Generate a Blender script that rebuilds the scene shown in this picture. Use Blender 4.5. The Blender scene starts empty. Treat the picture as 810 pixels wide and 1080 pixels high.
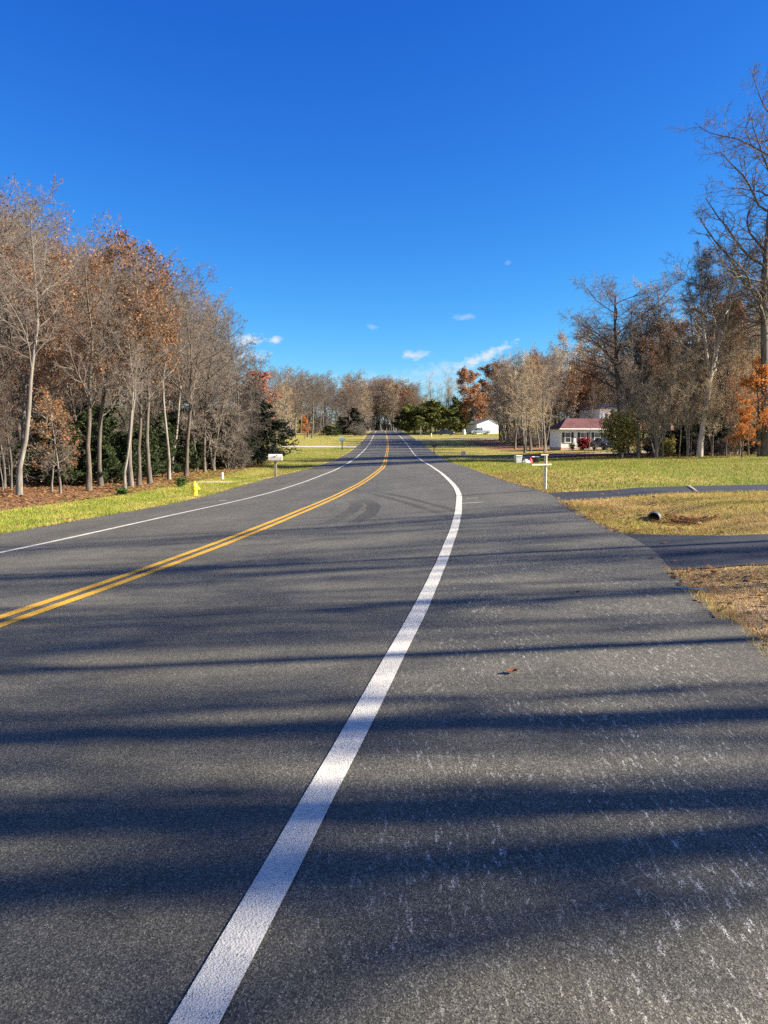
import bpy, math, random
import numpy as np

# ------------------------------------------------------------------ camera, sky, sun, exposure
SC = bpy.context.scene
COL = SC.collection
F_PX, YH = 811.0, 460.0
cam = bpy.data.cameras.new("camera")
cam_o = bpy.data.objects.new("camera", cam); COL.objects.link(cam_o)
cam.sensor_fit = 'VERTICAL'; cam.angle = 2 * math.atan(540.0 / F_PX)
cam.clip_start = 0.05; cam.clip_end = 6000
cam_o.location = (0, 0, 1.55)
cam_o.rotation_euler = (math.pi / 2 - math.atan((540 - YH) / F_PX), 0, 0)
SC.camera = cam_o

SUN_EL, SUN_BEAR = math.radians(26), math.radians(93)      # bearing clockwise from the view direction (+Y)
world = bpy.data.worlds.new("World"); SC.world = world; world.use_nodes = True
wt = world.node_tree; wt.nodes.clear()
def wn(t, **k):
    n = wt.nodes.new(t)
    for a, b in k.items(): setattr(n, a, b)
    return n
def wmath(op, a, b=None, clamp=False):
    n = wn('ShaderNodeMath', operation=op, use_clamp=clamp)
    for i, v in enumerate((a, b)):
        if v is None: continue
        if isinstance(v, (int, float)): n.inputs[i].default_value = v
        else: wt.links.new(v, n.inputs[i])
    return n.outputs[0]
sky = wn('ShaderNodeTexSky', sky_type='NISHITA', sun_disc=False)
sky.sun_elevation = SUN_EL; sky.sun_rotation = SUN_BEAR
sky.air_density = 1.0; sky.dust_density = 0.0; sky.ozone_density = 6.0; sky.altitude = 0
# the camera's deep polarised-looking autumn blue: a contrast grade of each channel of the sky
ssep = wn('ShaderNodeSeparateColor'); wt.links.new(sky.outputs[0], ssep.inputs[0])
hs = wn('ShaderNodeCombineColor')
for ch, (ga, pw) in enumerate(((.205, 1.85), (.468, 1.38), (1.50, .75))):
    wt.links.new(wmath('MULTIPLY', wmath('POWER', ssep.outputs[ch], pw), ga), hs.inputs[ch])
# small fair-weather clouds low over the horizon, placed by direction
tc = wn('ShaderNodeTexCoord'); sep = wn('ShaderNodeSeparateXYZ'); wt.links.new(tc.outputs['Generated'], sep.inputs[0])
ysafe = wmath('MAXIMUM', sep.outputs[1], 0.05)
u = wmath('DIVIDE', sep.outputs[0], ysafe); v = wmath('DIVIDE', sep.outputs[2], ysafe)
cmb = wn('ShaderNodeCombineXYZ'); wt.links.new(u, cmb.inputs[0]); wt.links.new(v, cmb.inputs[1])
def wnoise(scale, det, stretch=(1, 1.6, 1)):
    mp = wn('ShaderNodeMapping'); mp.inputs['Scale'].default_value = stretch
    wt.links.new(cmb.outputs[0], mp.inputs[0])
    n = wn('ShaderNodeTexNoise'); n.inputs['Scale'].default_value = scale; n.inputs['Detail'].default_value = det
    n.inputs['Roughness'].default_value = 0.6
    wt.links.new(mp.outputs[0], n.inputs['Vector']); return n.outputs['Fac']
nz = wnoise(85, 5); nz2 = wnoise(28, 4, (1, 3, 1))
CLOUDS = [(437, 376, 11, 4, 0, .72), (293, 360, 6, 4, 0, .85), (266, 361, 14, 6, .1, .85), (393, 347, 6, 2.4, 0, .22),
          (487, 337, 9, 3, 0, .28), (505, 379, 27, 5, .42, .82), (462, 393, 34, 8, .1, .36), (532, 283, 3, 2.4, 0, .15),
          (255, 378, 22, 6, .1, .55), (420, 404, 90, 9, .02, .25)]
best = None
for (px, py, a, b, tilt, op) in CLOUDS:
    du = wmath('SUBTRACT', u, (px - 405) / F_PX); dv = wmath('SUBTRACT', v, (YH - py) / F_PX)
    if tilt: dv = wmath('SUBTRACT', dv, wmath('MULTIPLY', du, tilt))
    eu = wmath('POWER', wmath('ABSOLUTE', wmath('DIVIDE', du, a / F_PX)), 2.0)
    ev = wmath('POWER', wmath('ABSOLUTE', wmath('DIVIDE', dv, b / F_PX)), 2.0)
    m = wmath('SUBTRACT', 1.35, wmath('SQRT', wmath('ADD', eu, ev)))
    m = wmath('ADD', m, wmath('MULTIPLY', wmath('SUBTRACT', nz, 0.5), 3.2))
    m = wmath('ADD', m, wmath('MULTIPLY', wmath('SUBTRACT', nz2, 0.5), 1.6))
    m = wmath('MULTIPLY', wmath('MULTIPLY', m, 0.9, True), op)
    best = m if best is None else wmath('MAXIMUM', best, m)
front = wmath('GREATER_THAN', sep.outputs[1], 0.06)
cl = wmath('MULTIPLY', best, front)
# unseen bright bank added behind the viewer as fill light, broken like cloud
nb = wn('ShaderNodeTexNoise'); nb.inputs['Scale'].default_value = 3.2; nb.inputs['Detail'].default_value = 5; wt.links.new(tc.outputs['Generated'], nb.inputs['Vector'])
back_fill = wmath('MULTIPLY', wmath('SUBTRACT', -.12, sep.outputs[1]), 2.6, True)
back_fill = wmath('MULTIPLY', back_fill, wmath('MULTIPLY', wmath('SUBTRACT', nb.outputs['Fac'], .34), 4.0, True))
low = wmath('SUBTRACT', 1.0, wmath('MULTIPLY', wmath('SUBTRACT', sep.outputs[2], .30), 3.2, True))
back_fill = wmath('MULTIPLY', wmath('MULTIPLY', back_fill, low), .9)
mix = wn('ShaderNodeMixRGB'); wt.links.new(cl, mix.inputs[0]); wt.links.new(hs.outputs[0], mix.inputs[1])
mix.inputs[2].default_value = (4.3, 4.55, 4.9, 1)
mix2 = wn('ShaderNodeMixRGB'); wt.links.new(back_fill, mix2.inputs[0]); wt.links.new(mix.outputs[0], mix2.inputs[1])
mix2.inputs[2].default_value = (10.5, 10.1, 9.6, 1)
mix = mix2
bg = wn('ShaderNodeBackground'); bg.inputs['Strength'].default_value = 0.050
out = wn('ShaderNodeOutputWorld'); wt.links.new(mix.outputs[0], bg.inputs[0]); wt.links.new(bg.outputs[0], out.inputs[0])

sun = bpy.data.lights.new("sun", 'SUN'); sun.energy = 5.0; sun.angle = math.radians(0.53); sun.color = (1.0, 0.89, 0.72)
sun_o = bpy.data.objects.new("sun", sun); COL.objects.link(sun_o)
sun_o.rotation_euler = (math.pi / 2 - SUN_EL, 0, math.pi - SUN_BEAR)   # lamp shines along its -Z
from mathutils import Vector
_sd = Vector((math.sin(SUN_BEAR) * math.cos(SUN_EL), math.cos(SUN_BEAR) * math.cos(SUN_EL), math.sin(SUN_EL)))
sun_o.rotation_euler = _sd.to_track_quat('Z', 'Y').to_euler()
sun_o.location = (60, 10, 60)
SC.view_settings.view_transform = 'Standard'; SC.view_settings.look = 'None'
SC.view_settings.exposure = 1.93; SC.view_settings.gamma = 1.0
SC.render.engine = 'CYCLES'
SC.cycles.max_bounces = 6; SC.cycles.diffuse_bounces = 3; SC.cycles.transparent_max_bounces = 8
SC.cycles.use_denoising = False

rng = np.random.default_rng(7)
random.seed(7)

# ------------------------------------------------------------------ helpers
def nodes(m):
    m.use_nodes = True; m.node_tree.nodes.clear(); return m.node_tree
class NT:
    """a small wrapper for building node trees"""
    def __init__(s, name):
        s.m = bpy.data.materials.new(name); s.t = nodes(s.m); s.L = s.t.links
        s.bsdf = s.n('ShaderNodeBsdfPrincipled'); s.out = s.n('ShaderNodeOutputMaterial')
        s.L.new(s.bsdf.outputs[0], s.out.inputs[0]); s.pos = None
    def n(s, t, **k):
        x = s.t.nodes.new(t)
        for a, b in k.items(): setattr(x, a, b)
        return x
    def vec(s, scale=(1, 1, 1), rot=(0, 0, 0), obj=False):
        if obj: o = s.n('ShaderNodeTexCoord').outputs['Object']
        else: o = s.n('ShaderNodeNewGeometry').outputs['Position']
        mp = s.n('ShaderNodeMapping'); mp.inputs['Scale'].default_value = scale; mp.inputs['Rotation'].default_value = rot
        s.L.new(o, mp.inputs[0]); return mp.outputs[0]
    def noise(s, vec, scale, det=2, rough=.5):
        x = s.n('ShaderNodeTexNoise'); x.inputs['Scale'].default_value = scale; x.inputs['Detail'].default_value = det
        x.inputs['Roughness'].default_value = rough; s.L.new(vec, x.inputs['Vector']); return x.outputs['Fac']
    def voro(s, vec, scale, feat='F1', outp='Distance'):
        x = s.n('ShaderNodeTexVoronoi', feature=feat); x.inputs['Scale'].default_value = scale
        s.L.new(vec, x.inputs['Vector']); return x.outputs[outp]
    def ramp(s, fac, stops):
        x = s.n('ShaderNodeValToRGB'); e = x.color_ramp.elements
        while len(e) < len(stops): e.new(.5)
        for i, (p, c) in enumerate(stops):
            e[i].position = p; e[i].color = (c, c, c, 1) if isinstance(c, (int, float)) else (*c, 1)
        s.L.new(fac, x.inputs[0]); return x.outputs[0]
    def mix(s, fac, a, b, mode='MIX'):
        x = s.n('ShaderNodeMixRGB', blend_type=mode)
        for i, v in enumerate((fac, a, b)):
            if isinstance(v, (int, float)): x.inputs[i].default_value = v if i == 0 else (v, v, v, 1)
            elif isinstance(v, tuple): x.inputs[i].default_value = (*v, 1)
            else: s.L.new(v, x.inputs[i])
        return x.outputs[0]
    def math(s, op, a, b=None, clamp=False):
        x = s.n('ShaderNodeMath', operation=op, use_clamp=clamp)
        for i, v in enumerate((a, b)):
            if v is None: continue
            if isinstance(v, (int, float)): x.inputs[i].default_value = v
            else: s.L.new(v, x.inputs[i])
        return x.outputs[0]
    def attr(s, name, outp='Color'):
        x = s.n('ShaderNodeAttribute', attribute_name=name); return x.outputs[outp]
    def bump(s, h, strength, dist):
        x = s.n('ShaderNodeBump'); x.inputs['Strength'].default_value = strength; x.inputs['Distance'].default_value = dist
        s.L.new(h, x.inputs['Height']); s.L.new(x.outputs[0], s.bsdf.inputs['Normal']); return x
    def set(s, color=None, rough=.8, spec=.3, metal=0):
        b = s.bsdf
        if color is not None:
            if isinstance(color, tuple): b.inputs['Base Color'].default_value = (*color, 1)
            else: s.L.new(color, b.inputs['Base Color'])
        if isinstance(rough, (int, float)): b.inputs['Roughness'].default_value = rough
        else: s.L.new(rough, b.inputs['Roughness'])
        b.inputs['Specular IOR Level'].default_value = spec; b.inputs['Metallic'].default_value = metal
        return s.m

def mkmesh(name, V, Fs, mats, midx=None, col=None, smooth=False):
    """V (n,3); Fs list of (m,k) index arrays"""
    me = bpy.data.meshes.new(name); V = np.asarray(V, np.float32)
    me.vertices.add(len(V)); me.vertices.foreach_set('co', V.ravel())
    Fs = [np.asarray(f, np.int32) for f in Fs if len(f)]
    nl = sum(f.size for f in Fs); npol = sum(len(f) for f in Fs)
    me.loops.add(nl); me.loops.foreach_set('vertex_index', np.concatenate([f.ravel() for f in Fs]))
    me.polygons.add(npol)
    tot = np.concatenate([np.full(len(f), f.shape[1], np.int32) for f in Fs])
    st = np.concatenate([[0], np.cumsum(tot)[:-1]]).astype(np.int32)
    me.polygons.foreach_set('loop_start', st); me.polygons.foreach_set('loop_total', tot)
    if midx is not None: me.polygons.foreach_set('material_index', np.asarray(midx, np.int32))
    if smooth: me.polygons.foreach_set('use_smooth', np.ones(npol, bool))
    if col is not None:
        a = me.attributes.new('Col', 'FLOAT_COLOR', 'POINT')
        c = np.ones((len(V), 4), np.float32); c[:, :3] = col; a.data.foreach_set('color', c.ravel())
    for m in (mats if isinstance(mats, (list, tuple)) else [mats]): me.materials.append(m)
    me.update(calc_edges=True); me.validate()
    return me

def link(name, me, parent=None, kind=None, loc=None, rotz=0):
    o = bpy.data.objects.new(name, me); COL.objects.link(o)
    if parent is not None: o.parent = parent
    if kind: o['kind'] = kind
    if loc is not None: o.location = loc
    if rotz: o.rotation_euler = (0, 0, rotz)
    return o
def thing(name, label, cat, loc=(0, 0, 0), rotz=0, group=None, scale=1):
    o = bpy.data.objects.new(name, None); COL.objects.link(o); o.empty_display_size = .2
    o.location = loc; o.rotation_euler = (0, 0, rotz); o.scale = (scale,) * 3 if isinstance(scale, (int, float)) else scale
    o['label'] = label; o['category'] = cat
    if group: o['group'] = group
    return o
def tag(o, label, cat, group=None):
    o['label'] = label; o['category'] = cat
    if group: o['group'] = group
    return o
def copy_thing(src, loc, rotz, scale, label, group=None):
    r = src.copy(); COL.objects.link(r); r.location = loc; r.rotation_euler = (0, 0, rotz); r.scale = (scale,) * 3 if isinstance(scale, (int, float)) else scale
    r['label'] = label
    if group: r['group'] = group
    elif 'group' in r: del r['group']
    for ch in list(src.children):
        c = ch.copy(); COL.objects.link(c); c.parent = r
        for g in list(ch.children):
            d = g.copy(); COL.objects.link(d); d.parent = c
    return r

class MB:
    """collects boxes, prisms and tubes into one mesh"""
    def __init__(s): s.V = []; s.F = []; s.M = []; s.n = 0
    def add(s, V, F, mi=0):
        for f in F: s.F.append([i + s.n for i in f]); s.M.append(mi)
        s.V += [tuple(v) for v in V]; s.n += len(V); return s
    def box(s, x0, x1, y0, y1, z0, z1, mi=0):
        V = [(x, y, z) for z in (z0, z1) for y in (y0, y1) for x in (x0, x1)]
        return s.add(V, [(0, 2, 3, 1), (4, 5, 7, 6), (0, 1, 5, 4), (2, 6, 7, 3), (0, 4, 6, 2), (1, 3, 7, 5)], mi)
    def hexa(s, bot, top, mi=0):
        return s.add(list(bot) + list(top), [(3, 2, 1, 0), (4, 5, 6, 7), (0, 1, 5, 4), (1, 2, 6, 5), (2, 3, 7, 6), (3, 0, 4, 7)], mi)
    def lathe(s, prof, n=16, c=(0, 0, 0), axis='z', mi=0):
        V = []; F = []
        for (r, z) in prof:
            for k in range(n):
                a = 2 * math.pi * k / n; p = (r * math.cos(a), r * math.sin(a), z)
                if axis == 'x': p = (p[2], p[0], p[1])
                if axis == 'y': p = (p[0], p[2], p[1])
                V.append((p[0] + c[0], p[1] + c[1], p[2] + c[2]))
        for i in range(len(prof) - 1):
            for k in range(n): F.append((i * n + k, i * n + (k + 1) % n, (i + 1) * n + (k + 1) % n, (i + 1) * n + k))
        F.append(tuple(range(n))[::-1]); F.append(tuple((len(prof) - 1) * n + k for k in range(n)))
        return s.add(V, F, mi)
    def extrude(s, pts, a0, a1, axis='x', mi=0):
        """polygon pts (p,q) extruded along axis; axis x: (a,p,q), axis y: (p,a,q)"""
        n = len(pts); mk = (lambda a, p: (a, p[0], p[1])) if axis == 'x' else (lambda a, p: (p[0], a, p[1]))
        V = [mk(a0, p) for p in pts] + [mk(a1, p) for p in pts]
        F = [tuple(range(n))[::-1], tuple(range(n, 2 * n))] + [(k, (k + 1) % n, n + (k + 1) % n, n + k) for k in range(n)]
        return s.add(V, F, mi)
    def build(s, name, mats, parent=None, bevel=0, smooth=False, seg=2, **k):
        me = bpy.data.meshes.new(name); me.from_pydata(s.V, [], s.F)
        for m in (mats if isinstance(mats, (list, tuple)) else [mats]): me.materials.append(m)
        me.polygons.foreach_set('material_index', s.M)
        import bmesh
        bm = bmesh.new(); bm.from_mesh(me); bmesh.ops.recalc_face_normals(bm, faces=bm.faces)
        if bevel: bmesh.ops.bevel(bm, geom=[e for e in bm.edges if e.is_manifold and e.calc_face_angle(0) > .5], offset=bevel, segments=seg, profile=.6, affect='EDGES', clamp_overlap=True)
        bm.to_mesh(me); bm.free()
        if smooth:
            me.polygons.foreach_set('use_smooth', np.ones(len(me.polygons), bool))
            me.set_sharp_from_angle(angle=math.radians(40))
        return link(name, me, parent, **k)

# ------------------------------------------------------------------ lie of the land: y, x of the right edge line, height, bank
TAB=np.array([(-60.0,-11.602,0.04,0.0),(-20.0,-4.405,0.04,0.0),(-8.0,-2.245,0.04,0.0),(-2.0,-1.166,0.04,-0.005),(0.823,-0.658,0.04,-0.005),(9.702,0.812,0.118,0.045),(18.643,1.816,0.121,0.07),(27.629,2.306,-0.018,0.086),(36.621,2.682,-0.19,0.083),(45.616,2.98,-0.364,0.069),(54.611,3.273,-0.535,0.052),(63.61,3.425,-0.657,0.039),(72.609,3.513,-0.721,0.032),(81.609,3.586,-0.732,0.028),(90.609,3.663,-0.692,0.024),(99.608,3.755,-0.606,0.02),(108.608,3.867,-0.476,0.017),(117.607,3.965,-0.316,0.015),(126.607,4.033,-0.132,0.013),(135.607,4.078,0.064,0.011),(144.607,4.104,0.268,0.009),(153.607,4.116,0.479,0.008),(162.607,4.12,0.696,0.006),(171.607,4.123,0.914,0.004),(180.607,4.122,1.132,0.003),(189.607,4.103,1.346,0.001),(198.607,4.071,1.554,0.0),(207.606,4.034,1.756,-0.002),(216.606,3.995,1.952,-0.004),(225.606,3.97,2.148,-0.003),(240.0,3.95,2.46,0.0),(270.0,3.9,3.1,0.0),(300.0,3.9,3.6,0.0),(330.0,3.9,3.9,0.0),(600.0,3.9,4.0,0.0),(3000.0,3.9,4.0,0.0)])
def spline(x, xs, fs):
    h=np.diff(xs); d=np.diff(fs)/h; n=len(xs)
    m=np.zeros(n)
    m[1:-1]=np.where(d[:-1]*d[1:]>0,(h[1:]*d[:-1]+h[:-1]*d[1:])/(h[1:]+h[:-1]),(h[1:]*d[:-1]+h[:-1]*d[1:])/(h[1:]+h[:-1]))
    m[0]=d[0];m[-1]=d[-1]
    x=np.clip(x,xs[0],xs[-1]); i=np.clip(np.searchsorted(xs,x)-1,0,n-2)
    t=(x-xs[i])/h[i]; t2=t*t;t3=t2*t
    return (2*t3-3*t2+1)*fs[i]+(t3-2*t2+t)*h[i]*m[i]+(-2*t3+3*t2)*fs[i+1]+(t3-t2)*h[i]*m[i+1]
def road(y):
    x=spline(y,TAB[:,0],TAB[:,1]);z=spline(y,TAB[:,0],TAB[:,2]);b=spline(y,TAB[:,0],TAB[:,3])
    e=.5;th=np.arctan((spline(y+e,TAB[:,0],TAB[:,1])-spline(y-e,TAB[:,0],TAB[:,1]))/(2*e))
    return x,z,b,th
E_TAB = np.array([(-60, 2.5), (5.3, 2.53), (6.4, 2.42), (8, 2.42), (10.3, 2.34), (12.4, 2.1), (15, 2.03), (18, 1.95), (22, 1.64), (31, 1.55), (53, 1.9), (95, 2.65), (146, 2.9), (300, 2.6), (600, 2.6)], float)
LE_TAB = np.array([(-60, -9.3), (15, -9.33), (30, -9.8), (40, -10.2), (50, -10.0), (61, -9.2), (91, -8.7), (133, -8.5), (600, -8.5)], float)
def sstep(a, b, x):
    t = np.clip((x - a) / (b - a), 0, 1); return t * t * (3 - 2 * t)
def bell(x, c, w): return np.exp(-((x - c) / w) ** 2)
def off(x, y):
    xr, z, b, th = road(y); return (x - xr) * np.cos(th)
def wob(x, y):
    return (np.sin(x * .31 + y * .17) + np.sin(x * .13 - y * .23 + 1.3) + .6 * np.sin(x * .71 + y * .53 + .4)) / 2.6
def T(x, y):
    x = np.asarray(x, float); y = np.asarray(y, float)
    xr, z, b, th = road(y); o = (x - xr) * np.cos(th)
    h = z + b * np.clip(o, -9.5, 4)
    h = h + .02 * np.clip(o - 8, 0, 30)
    h = h - .14 * bell(y, 60, 10) * bell(o, 7.5, 4.5)                               # wet hollow by the bins
    h = h - .17 * bell(o, 3.55, .75) * sstep(10.2, 11.2, y) * (1 - sstep(13.6, 14.8, y))   # culvert ditch between the two drives
    h = h - .22 * sstep(3.0, 4.5, o) * (1 - sstep(5.6, 7.4, y)) * .5
    h = h - .28 * sstep(13.2, 14.6, -o) * (1 - sstep(46, 60, y))                    # step down into the left woods
    h = h - .10 * bell(-o, 11.6, .9) * (1 - sstep(60, 80, y))
    h = h + .17 * bell(x, 4.4, .42) * bell(y, 12.55, .40)
    h = h + 5 * sstep(12, 40, -o) * sstep(200, 320, y) + 4 * sstep(14, 40, o) * sstep(228, 320, y)
    far = np.maximum(sstep(10.5, 20, -o), sstep(5, 16, o))
    return h + .07 * far * wob(x, y)
def G(x, y): return float(T(x, y))

def ribbon(ys, o0, o1, dz, nx=1):
    """sheet that follows the road between two offsets from the right edge line"""
    ys = np.asarray(ys, float); o0 = np.broadcast_to(o0, ys.shape); o1 = np.broadcast_to(o1, ys.shape)
    xr, z, b, th = road(ys); V = []
    for k in range(nx + 1):
        o = o0 + (o1 - o0) * k / nx
        x = xr + o * np.cos(th); y = ys - o * np.sin(th)
        V.append(np.stack([x, y, T(x, y) + dz], -1))
    V = np.stack(V, 1); n = len(ys)
    i = np.arange(n - 1)[:, None] * (nx + 1) + np.arange(nx)[None]
    F = np.stack([i, i + 1, i + nx + 2, i + nx + 1], -1).reshape(-1, 4)
    return V.reshape(-1, 3), F
def road_pt(y, o):
    xr, z, b, th = road(np.float64(y)); return float(xr + o * np.cos(th)), float(y - o * np.sin(th))
YS = np.concatenate([np.arange(-40, 80, .5), np.arange(80, 200, 2.0), np.arange(200, 331, 5.0)])

# ------------------------------------------------------------------ materials of the setting
def asphalt(name, base, flecks, tint=(1, 1, 1), spec=.35):
    s = NT(name); p = s.vec()
    big = s.noise(p, .35, 4, .6); mid = s.noise(p, 4, 3, .6); fine = s.noise(p, 190, 2, .7)
    st = s.voro(p, 205, 'F1', 'Color'); sd = s.voro(p, 205)
    lum = s.n('ShaderNodeRGBToBW'); s.L.new(st, lum.inputs[0])
    grit = s.ramp(lum.outputs[0], [(0, .22), (.45, .68), (.74, 1.28), (1, 2.8)])
    c = s.mix(1, tuple(base * t for t in tint), grit, 'MULTIPLY')
    c = s.mix(1, c, s.ramp(big, [(.3, .80), (.7, 1.18)]), 'MULTIPLY')
    c = s.mix(1, c, s.ramp(mid, [(.3, .86), (.7, 1.14)]), 'MULTIPLY')
    c = s.mix(1, c, s.ramp(fine, [(.25, .55), (.75, 1.45)]), 'MULTIPLY')
    lane = s.noise(s.vec((.8, .03, .8)), 1.4, 3)                     # wheel-path streaks along the road
    c = s.mix(1, c, s.ramp(lane, [(.3, .88), (.7, 1.12)]), 'MULTIPLY')
    if flecks:
        f = s.attr('flecks', 'Fac')
        streak = s.noise(s.vec((1, .24, 1), (0, 0, -.30)), 52, 4, .7)
        dl = s.n('ShaderNodeRGBToBW'); s.L.new(s.voro(p, 235, 'F1', 'Color'), dl.inputs[0]); dots = dl.outputs[0]; patch = s.noise(p, 1.1, 3, .6)
        m = s.math('MULTIPLY', s.ramp(streak, [(.55, 0), (.65, 1)]), s.ramp(dots, [(.50, 0), (.60, 1)]))
        m = s.math('MULTIPLY', m, s.ramp(patch, [(.36, .1), (.58, 1)]))
        m = s.math('MULTIPLY', s.math('MULTIPLY', m, f), .68)
        c = s.mix(m, c, (.62, .61, .56))
        d2 = s.math('MULTIPLY', s.ramp(s.noise(p, 60, 2, .7), [(.68, 0), (.74, 1)]), .3)
        c = s.mix(s.math('MULTIPLY', d2, f), c, (.45, .45, .44))
    s.set(c, s.ramp(fine, [(.2, .62), (.8, .9)]), spec)
    h = s.math('ADD', s.math('MULTIPLY', sd, 1.0), s.math('MULTIPLY', fine, .6))
    s.bump(h, .40, .003)
    return s.m
M_road = asphalt('asphalt', .080, True, (1.06, 1.01, .79))
M_drive = asphalt('fresh_asphalt', .030, False, (.86, .98, 1.22), .3)

def paint(name, col, wear):
    s = NT(name); p = s.vec()
    fine = s.noise(p, 170, 2, .7); crack = s.noise(p, 28, 4, .7); mid = s.noise(p, 3, 3)
    hole = s.math('MULTIPLY', s.ramp(fine, [(.55, 0), (.63, 1)]), s.ramp(crack, [(.42, 0), (.62, 1)]))
    hole = s.math('MULTIPLY', hole, wear)
    pit = s.math('MULTIPLY', s.ramp(s.voro(p, 60), [(.10, 1), (.17, 0)]), s.ramp(s.noise(p, 7, 2), [(.45, 0), (.62, 1)]))
    hole = s.math('MAXIMUM', hole, s.math('MULTIPLY', pit, wear))
    c = s.mix(1, col, s.ramp(mid, [(.3, .86), (.7, 1.08)]), 'MULTIPLY')
    c = s.mix(1, c, s.ramp(fine, [(.25, .8), (.75, 1.15)]), 'MULTIPLY')
    c = s.mix(hole, c, (.06, .06, .06))
    s.set(c, .7, .3); s.bump(s.math('ADD', fine, s.math('MULTIPLY', s.voro(p, 120), .8)), .6, .004); return s.m
M_white = paint('white_road_paint', (.56, .54, .47), 1.0)
M_yellow = paint('yellow_road_paint', (.56, .315, .022), .9)
M_blue = paint('blue_marking_paint', (.06, .20, .40), 1.6)

s = NT('ground_cover'); p = s.vec(); z = s.n('ShaderNodeSeparateColor'); s.L.new(s.attr('zone'), z.inputs[0])
n1 = s.noise(p, .5, 4, .65); n2 = s.noise(p, 3.5, 4, .65); n3 = s.noise(p, 26, 3, .7); n4 = s.noise(p, .09, 3, .6)
green = s.mix(s.ramp(n1, [(.32, 0), (.68, 1)]), (.095, .145, .018), (.215, .205, .040))
green = s.mix(s.ramp(n4, [(.40, 0), (.66, .55)]), green, (.30, .22, .075))
dry = s.mix(s.ramp(n2, [(.3, 0), (.7, 1)]), (.45, .30, .125), (.34, .26, .085))
lit = s.mix(s.ramp(n2, [(.3, 0), (.7, 1)]), (.14, .075, .040), (.25, .148, .075))
dirt = s.mix(s.ramp(n2, [(.3, 0), (.7, 1)]), (.17, .115, .075), (.33, .25, .17))
def brk(ch, k=.5):
    return s.ramp(s.math('ADD', ch, s.math('MULTIPLY', s.math('SUBTRACT', s.math('ADD', s.math('MULTIPLY', n2, .6), s.math('MULTIPLY', n1, .4)), .5), k * 2.2)), [(.34, 0), (.66, 1)])
c = s.mix(s.ramp(s.noise(p, 1.7, 4, .7), [(.56, 0), (.70, .75)]), green, (.36, .27, .11)); c = s.mix(brk(z.outputs[1]), c, dry); c = s.mix(brk(z.outputs[0]), c, lit); c = s.mix(brk(z.outputs[2], .35), c, dirt)
c = s.mix(1, c, s.ramp(n3, [(.25, .62), (.75, 1.38)]), 'MULTIPLY'); c = s.mix(1, c, s.ramp(s.noise(p, 110, 2, .7), [(.25, .7), (.75, 1.3)]), 'MULTIPLY')
s.set(c, .95, .1); s.bump(s.math('ADD', n3, s.math('MULTIPLY', n2, 1.5)), .9, .06); M_ground = s.m

s = NT('concrete_drive'); p = s.vec(); c = s.mix(s.ramp(s.noise(p, 1.2, 4), [(.3, 0), (.7, 1)]), (.38, .34, .28), (.52, .48, .41)); s.set(c, .9, .2); M_conc = s.m
s = NT('gravel_drive'); p = s.vec(); c = s.mix(s.ramp(s.noise(p, 9, 3), [(.3, 0), (.7, 1)]), (.26, .21, .17), (.46, .40, .34)); s.set(c, .95, .1); M_gravel = s.m
s = NT('tyre_rubber_mark'); p = s.vec(); tr = s.n('ShaderNodeBsdfTransparent'); mx = s.n('ShaderNodeMixShader')
f = s.math('MULTIPLY', s.ramp(s.noise(p, 30, 3, .7), [(.3, .15), (.7, .85)]), s.attr('Col', 'Fac'))
s.L.new(f, mx.inputs[0]); s.L.new(tr.outputs[0], mx.inputs[1]); s.L.new(s.bsdf.outputs[0], mx.inputs[2]); s.L.new(mx.outputs[0], s.out.inputs[0])
s.set((.022, .022, .024), .7, .3); M_skid = s.m

# ------------------------------------------------------------------ ground sheet, road, drives
def axis_pts(segs):
    r = []
    for a, b, d in segs: r += list(np.arange(a, b, d))
    return np.array(r + [segs[-1][1]], float)
gx = axis_pts([(-1500, -300, 150), (-300, -100, 12), (-100, -40, 3), (-40, -12, .8), (-12, 12, .4), (12, 45, .8), (45, 120, 3), (120, 300, 12), (300, 1500, 150)])
gy = axis_pts([(-600, -60, 60), (-60, -10, 4), (-10, 26, .4), (26, 70, .8), (70, 130, 1.6), (130, 340, 4), (340, 600, 20), (600, 2600, 200)])
XX, YY = np.meshgrid(gx, gy)
OO = off(XX, YY); ER = np.interp(YY, E_TAB[:, 0], E_TAB[:, 1]); LR = np.interp(YY, LE_TAB[:, 0], LE_TAB[:, 1])
inside = (OO < ER - .25) & (OO > LR + .25)
ZZ = T(XX, YY) - .045 * inside
right = OO > 0
litter = np.zeros_like(XX); dryz = np.zeros_like(XX); dirt = np.zeros_like(XX)
litter = np.maximum(litter, sstep(15.7, 17.4, -OO) * (1 - sstep(50, 66, YY)))                  # floor of the left woods
litter = np.maximum(litter, sstep(16, 24, -OO) * sstep(50, 60, YY) * (1 - sstep(95, 110, YY)))
litter = np.maximum(litter, right * sstep(62, 68, YY + (XX - 24) * .25) * sstep(16, 20, OO) * (1 - sstep(86, 100, YY)))
litter = np.maximum(litter, .95 * bell(XX, 24, 8) * bell(YY, 84, 9))
litter = np.maximum(litter, right * sstep(100, 112, YY) * sstep(9, 14, OO) * (1 - sstep(150, 165, YY)))
litter = np.maximum(litter, sstep(300, 312, YY) * .0 + sstep(60, 90, np.abs(XX)) * sstep(60, 90, YY))
dryz = np.maximum(dryz, right * (1 - sstep(.4, 1.5, OO - ER)) * (1 - sstep(40, 60, YY)) * .9)      # straw-coloured verge
dryz = np.maximum(dryz, right * (1 - sstep(5, 12, OO)) * (1 - sstep(16, 20, YY)) * .62)
dryz = np.maximum(dryz, right * (1 - sstep(6.8, 7.6, YY)) * .62)
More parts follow.
